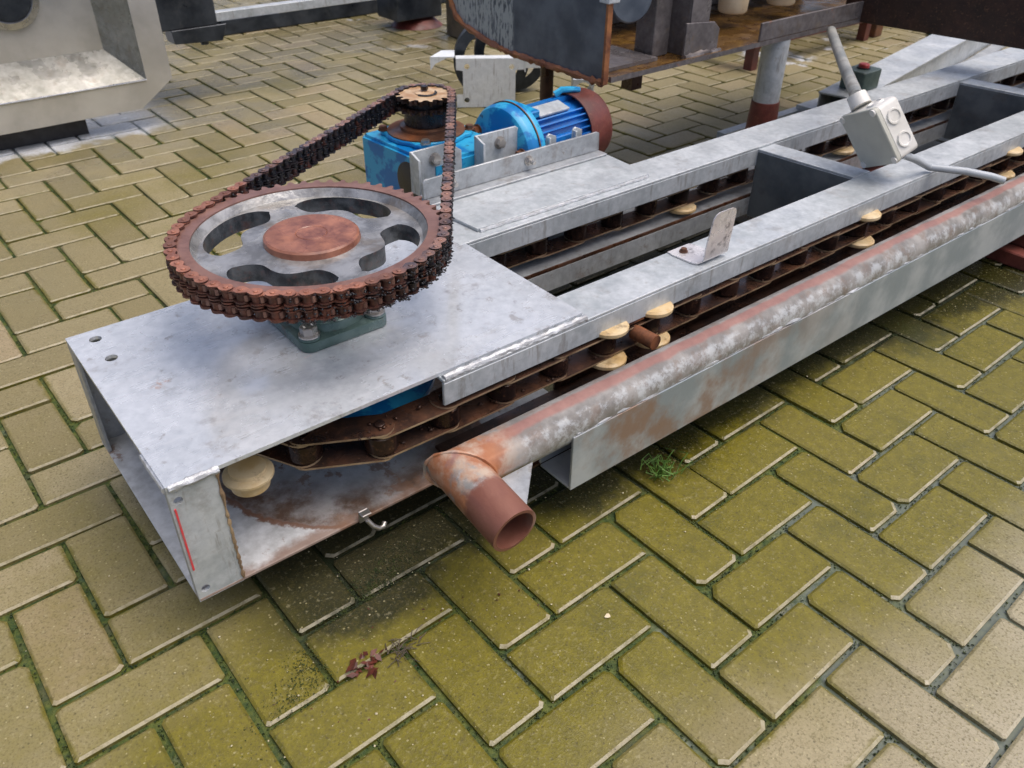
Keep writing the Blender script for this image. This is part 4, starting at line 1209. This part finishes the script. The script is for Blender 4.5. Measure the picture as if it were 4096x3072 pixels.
part("shade_block", box(B(), -.70, .36, 2.57, 2.78, .001, .0715), M_RUBBER, tr)  # black box added as the dark shade in the gap under the tray

# long galvanised bar and dark gearing behind the tray
t = thing("galvanised_bar", "long pale galvanised bar lying across dark blocks behind the tray", "bar", (1.3, 2.72, .25), FW)
part("bar", box(B(), .955, 2.05, 2.700, 2.745, .283, .316, M=Matrix.Rotation(radians(0),4,'Z')), M_GALV, t, bevel=.001)
part("under_strip", box(B(), .97, 1.22, 2.695, 2.735, .270, .2825), M_DARK, t)
t = thing("dark_clamp", "black clamp block hanging under the pale galvanised bar", "clamp", (.9, 2.72, .2), FW)
part("body", box(B(), .70, .955, 2.69, 2.80, .275, .42), M_DARK, t, bevel=.004)
bm = B(); prism(bm, [(.775,.225),(.965,.215),(.99,.2745),(.77,.2745)], 0, .08, M=XZ(2.69)); part("jaw", bm, M_DARK, t, bevel=.002)
part("screw", lathe(B(), [(.0,.205),(.015,.205),(.015,.222)], (.90,2.72,0), n=14), M_DARK, t)
part("red_case", box(B(), .70, .92, 2.80, 2.95, .3305, .50), M_REDR, t, bevel=.004)

t = thing("round_pedestal", "dark block on a red oxide round foot between tray and hopper", "pedestal", (2.30, 3.32, 0), FW)
part("foot", lathe(B(), [(.0,.001),(.14,.001),(.10,.035),(.06,.05),(.0,.05)], (2.30,3.32,0), n=28), M_REDR, t)
part("block", box(B(), 2.12, 2.40, 3.22, 3.42, .0505, .42), M_DARK, t, bevel=.005)
t = single("timber_post", box(B(), 2.28, 2.46, 2.86, 3.02, .001, .60), M_WOOD, "weathered brown timber post left of the hopper", "post", (2.37,2.94,0), FW, bevel=.006)
t = single("dark_floor_beam", box(B(), 1.2, 3.6, 3.7, 3.82, .001, .09), M_DARK, "dark steel beam lying across the far paving", "beam", (2.4,3.76,0), FW, bevel=.004)

# galvanised bracket plate with hoops on the ground, turned towards the camera side
GP = (Vector((1.612, 1.985, 0)), radians(-36))
t = thing("plate_bracket", "pale galvanised three hole plate bracket standing on the paving behind the motor", "bracket", (.10, 0, 0), GP)
bm = prism(B(), [(-.026,.001),(.205,.001),(.205,.142),(.240,.144),(.240,.186),(-.026,.186),(-.026,.144),(.0,.140),(.0,.050),(-.026,.050)], 0, .004, M=XZ(0), holes=[circ2(.016,.156,.0105,14), circ2(.190,.154,.0105,14), circ2(.014,.028,.0105,14)])
part("plate", bm, M_PALE, t, smooth=0)
part("top_flange", prism(B(), [(-.026,.0045),(.240,.0045),(.240,.05),(-.026,.05)], .182, .186), M_PALE, t)
part("side_wing", prism(B(), [(-.125,.010),(-.030,.010),(-.030,.115),(-.080,.115)], .1865, .1905), M_PALE, t)
part("wing_lip", prism(B(), [(-.125,.140),(-.105,.165),(-.060,.1860),(-.125,.1860)], 0, .004, M=XZ(.010)), M_PALE, t)
part("side_lip", box(B(), .2405, .2445, -.002, .045, .135, .186), M_PALE, t)
part("rear_plate", prism(B(), [(.245,.130),(.325,.130),(.325,.190),(.245,.190)], 0, .004, M=XZ(.075)), M_PALE, t)
t2 = thing("hoop_guard", "two black steel hoops standing behind the three hole bracket", "hoops", (.14, .16, 0), GP)
for (cx_, dy_, rr_) in ((.115, .095, .150), (.200, .200, .150)):
    bm = lathe(B(), [(rr_,0),(rr_,.06),(rr_-.006,.06),(rr_-.006,.006),(rr_-.040,.006),(rr_-.040,0)], (cx_, dy_, rr_+.002), axis=(0,1,0), n=56, close=True)
    part("hoop", bm, M_DARK, t2)
t3 = single("square_tube", prism(B(), rect2(-.042, .042, .001, .090), 0, .12, holes=[circ2(0,.046,.034,20)], M=Matrix.Translation((2.03,1.74,0)) @ Matrix.Rotation(radians(-40),4,'Z') @ XZ(0)), M_GALV, "short pale square tube end with round bore behind the fan cover", "tube", (2.03,1.74,0), FW, smooth=30)

# red frames on the ground, right behind
t = thing("red_frame", "red oxide steel frame lying on the paving behind the pipe leg", "frame", (3.3, 1.6, 0), FW)
for (x0,x1,y0,y1,z0,z1) in ((2.95,3.95,1.60,1.66,.10,.16),(2.95,3.95,2.2,2.26,.10,.16),(2.95,3.01,1.665,2.195,.10,.16),(3.89,3.95,1.665,2.195,.10,.16),(3.40,3.46,1.665,2.195,.10,.16)):
    part("bar", box(B(), x0, x1, y0, y1, z0, z1), M_REDR, t, bevel=.002)
for (x, y) in ((2.96,1.61),(3.90,1.61),(2.96,2.21),(3.90,2.21)): part("leg", box(B(), x, x+.045, y, y+.045, .001, .0995), M_REDR, t, bevel=.002)
t = thing("rusty_stand", "tall rust brown steel stand in the far right corner", "stand", (4.4, 2.2, 0), FW)
part("leg", box(B(), 4.02, 4.09, 1.62, 1.69, .001, .50), M_RUST, t, bevel=.003); part("leg", box(B(), 4.9, 4.97, 1.9, 1.97, .001, .50), M_RUST, t, bevel=.003)
part("top_beam", box(B(), 3.2, 5.3, 1.75, 1.86, .42, .50), M_RUST, t, bevel=.003); part("shelf", box(B(), 3.3, 5.3, 1.87, 2.6, .30, .36), M_RUSTD, t, bevel=.003)
part("low_beam", box(B(), 3.3, 5.3, 2.7, 2.8, .10, .2), M_RUST, t, bevel=.003)

# U beam on the ground at right with switch box
t = thing("channel_beam", "pale galvanised channel beam lying on the paving behind the far rail", "beam", (2.75, 1.05, 0), FW)
Mz = Matrix.Translation((2.56, .852, 0)) @ Matrix.Rotation(radians(9.6), 4, 'Z')
bm = B(); box(bm, 0, 2.6, 0, .155, .114, .120, M=Mz); box(bm, 0.0, 2.6, 0.012, .017, .002, .1135, M=Mz); box(bm, 0.0, 2.6, .145, .150, .002, .1135, M=Mz)
part("web", bm, M_GALV, t)
for f_ in t.children[0].data.polygons: pass
bm = B(); box(bm, 1.0, 2.6, -.06, -.0005, .002, .010, M=Mz); part("end_plate", box(B(), 2.56, 2.90, 1.02, 1.10, .002, .045), M_GALV, t)
part("base_strip", bm, M_GALVR, t)
t = thing("switch_box", "small grey green switch box with red button on the channel beam", "switch", (2.70, .94, .12), FW)
part("body", prism(B(), rect2(2.640, 2.760, .895, .990, .008, 3), .1205, .190), M_GREENBOX, t, bevel=.003)
part("button", lathe(B(), [(.0,.202),(.017,.202),(.020,.198),(.020,.1855)], (2.705,.942,.005), n=20), M_RED, t)
part("collar", lathe(B(), [(.0205,.190),(.025,.190),(.025,.1855)], (2.705,.942,.005), n=20), M_RUBBER, t)
t = single("ground_angle", box(B(), 2.10, 2.62, 1.08, 1.115, .001, .03), M_GALV, "narrow pale angle strip on the paving beside the red foot", "angle strip", (2.3,1.1,0), FW)

# overhead dark brown beam, top right
t = single("overhead_beam", box(B(), 0, 1.15, 0, .16, .405, .62, M=Matrix.Translation((2.40,.90,0)) @ Matrix.Rotation(radians(-84),4,'Z')), rusty("dark_brown_beam", (.018,.009,.007), (.05,.022,.014), (.03,.016,.012), .4, .6, off=70), "dark brown steel beam crossing above the rails at top right", "beam", (2.45,.4,.405), FW, bevel=.004)
t = thing("teal_cord", "teal cord lying on the far paving", "cord", (4.9,2.0,0), FW)
bm = B(); sweep(bm, [(4.2,1.35,.012),(4.35,1.50,.012),(4.55,1.60,.014),(4.8,1.55,.012),(5.0,1.62,.012)], .012, 8); part("cord", bm, plain("teal_plastic", (.01,.13,.17), (.02,.18,.2)), t)

# junction box hanging on conduit
jb = thing("junction_box", "white plastic junction box hanging on grey conduit above the far rail", "junction box", (1.62, .30, .30), FW)
def camdir(x, y, z): return R0*x+R1*y+R2*z
e1 = Vector((-.394, -.814, .427)); e2 = Vector((.242, -.540, -.806)); nrm = -Vector((.887, -.214, .409))
MB_ = Matrix(((e1.x,e2.x,nrm.x,1.441),(e1.y,e2.y,nrm.y,.218),(e1.z,e2.z,nrm.z,.381),(0,0,0,1)))
P0, P1 = Vector((2.226, .828, .4035)), MB_ @ Vector((-.030, -.092, -.034))
bm = B(); sweep(bm, [P0, P0.lerp(P1,.35)+Vector((0,0,-.003)), P0.lerp(P1,.7)+Vector((0,0,-.003)), P1], .0145, 18); part("conduit", bm, M_CONDUIT, jb)
bm = B(); cyl(bm, P1-(P1-P0).normalized()*.012, MB_ @ Vector((-.030, -.0665, -.034)), .0215, .0235, 20); part("gland", bm, M_WHITEP, jb)
bm = B(); prism(bm, rect2(-.061,.061,-.065,.065,.011,4), -.056, -.006, M=MB_)
bd = part("body", bm, M_WHITEP, jb, bevel=.002)
bm = B(); prism(bm, rect2(-.063,.063,-.067,.067,.010,4), -.0055, .006, M=MB_); part("lid", bm, plain("beige_plastic_lid", (.55,.55,.48), (.48,.48,.42), .35, .5, 0, 12, .15), jb, bevel=.002)
for (a, b2) in ((-.054,-.058),(.054,-.058),(.054,.058),(-.054,.058)):
    bm = B(); prism(bm, circ2(a, b2, .008, 12), -.004, .0085, M=MB_); part("lid_screw", bm, M_WHITEP, jb)
for (sx, sy, dxy) in ((1,0,(0,.028)),(1,0,(0,-.028)),(0,1,(.028,0)),(0,1,(-.028,0)),(-1,0,(0,.028)),(0,-1,(.022,0))):
    c0 = MB_ @ Vector((sx*.061+dxy[0], sy*.065+dxy[1], -.031)); c1 = MB_ @ Vector((sx*.065+dxy[0], sy*.069+dxy[1], -.031))
    bm = B(); lathe(bm, [(.0,.0015),(.012,.0015),(.014,.004),(.017,.004),(.018,0)], c0, axis=(c1-c0), n=22); part("knockout", bm, M_WHITEP, jb)
t = thing("cable", "short grey cable running from the junction box over the near rail", "cable", (1.62,.1,.3), FW)
CB0 = MB_ @ Vector((.050, .060, -.020))
bm = B(); sweep(bm, [CB0, CB0.lerp(Vector((1.585,.130,.306)),.45)+Vector((0,0,.003)), (1.585,.130,.3065), (1.63,.065,.305), (1.664,.020,.298), (1.682,-.004,.291)], .0085, 12); part("sheath", bm, M_CABLE, t)

# ================================================================== LITTER
bm = B()
for _ in range(26):
    a = random.uniform(0, 2*pi); r = random.uniform(0, .022)
    c_ = Vector((-.052+r*cos(a)*1.4, .000+r*sin(a), random.uniform(.001, .010)))
    q = random.uniform(.004, .010); e = random.uniform(0, 2*pi)
    u_ = Vector((cos(e), sin(e), random.uniform(-.4,.4)))*q; w_ = Vector((-sin(e), cos(e), random.uniform(-.3,.6)))*q*.5
    bm.faces.new([bm.verts.new(c_+x_) for x_ in (-u_, -w_, u_, w_)])
for _ in range(22):
    c_ = Vector((random.uniform(-.2,.3), random.gauss(.0,.05), .0015)); e = random.uniform(0, 2*pi); q = random.uniform(.0015, .0035)
    u_ = Vector((cos(e), sin(e), .1))*q; w_ = Vector((-sin(e), cos(e), .2))*q*.6
    bm.faces.new([bm.verts.new(c_+x_) for x_ in (-u_, -w_, u_, w_)])
single("dead_leaves", bm, M_LEAFR, "clump of wet red brown dead leaves in a joint in front of the conveyor", "leaves", (-.052,0,0), FW)
bm = B()
for _ in range(30):
    c_ = Vector((.0+random.gauss(0,.014), -.012+random.gauss(0,.010), .002)); e = random.uniform(0, 2*pi)
    sweep(bm, [c_, c_+Vector((cos(e)*.010, sin(e)*.010, .003)), c_+Vector((cos(e)*.02, sin(e)*.018, .001))], .0007, 4)
single("dry_twigs", bm, M_WOOD, "thin dry grey twigs lying right of the red leaves", "twigs", (0,-.012,0), FW)
bm = B()
for _ in range(34):
    c_ = Vector((.570+random.gauss(0,.012), .012+random.gauss(0,.012), 0)); e = random.uniform(0, 2*pi); h = random.uniform(.010,.035)
    sweep(bm, [c_, c_+Vector((cos(e)*.008, sin(e)*.008, h*.6)), c_+Vector((cos(e)*.020, sin(e)*.020, h)), c_+Vector((cos(e+.8)*.028, sin(e+.8)*.028, h*.7))], .0011, 4)
single("green_weed", bm, M_WEED, "small green weed growing from a joint below the side beam", "weed", (.57,.01,0), FW)
bm = B(); blob(bm, (.269,-.154,.0025), .006, (1,.7,.25), 1); single("pale_chip", bm, M_CAP, "pale cream flake lying on a paver in the foreground", "flake", (.269,-.154,0), FW)
bm = Blobs()
for _ in range(420):
    x = random.uniform(-.55, 1.6); y = random.uniform(-.62, .55)
    if random.random() < .5: x = random.gauss(.1, .25); y = random.gauss(.03, .12)
    bm.add((x, y, .0010), random.choice((.0006,.0008,.0010,.0018))*random.uniform(.7,1.2), .6)
bm.build("grit", M_PEB)
bm = Blobs()
def joint_pt():
    c = random.choice(near[:240]); x, y, h = c
    s_ = random.choice((-1, 1)); u_ = random.uniform(-1, 1)
    if h: return (x+u_*U, y+s_*U/2) if random.random() < .66 else (x+s_*U, y+u_*U/2)
    return (x+s_*U/2, y+u_*U) if random.random() < .66 else (x+u_*U/2, y+s_*U)
for _ in range(30000):
    x, y = joint_pt()
    if sin(x*23+1)*sin(y*19+x*7)+random.gauss(0,.4) < -.25: continue
    bm.add((x+random.gauss(0,.0030), y+random.gauss(0,.0030), -.0062+random.uniform(0,.0022)), random.uniform(.0007, .0020), .8)
for _ in range(7000):    # moss cushion in the dripline at the box end
    a = random.gauss(0, 1); x = -.035+.075*a; y = .085+random.gauss(0, .022)+.035*a
    if random.random() < .5+.5*sin(x*160)*sin(y*190): bm.add((x, y, .0003), random.uniform(.0004, .0012), .8)
for _ in range(5000):
    x = random.uniform(.35, 1.6); y = random.gauss(.10, .035)-.1*max(0, x-1.0)
    if random.random() < .5+.5*sin(x*90)*sin(y*150): bm.add((x, y, .0003), random.uniform(.0006, .0016), .8)
n = NT("joint_moss_green"); a = n.noise(50, 4, .6)
bm.build("joint_moss", n.fin(n.mix(n.step(a, .35, .65), (.010, .026, .005), (.060, .080, .010)), n.rng(a, .25, .7), 0))
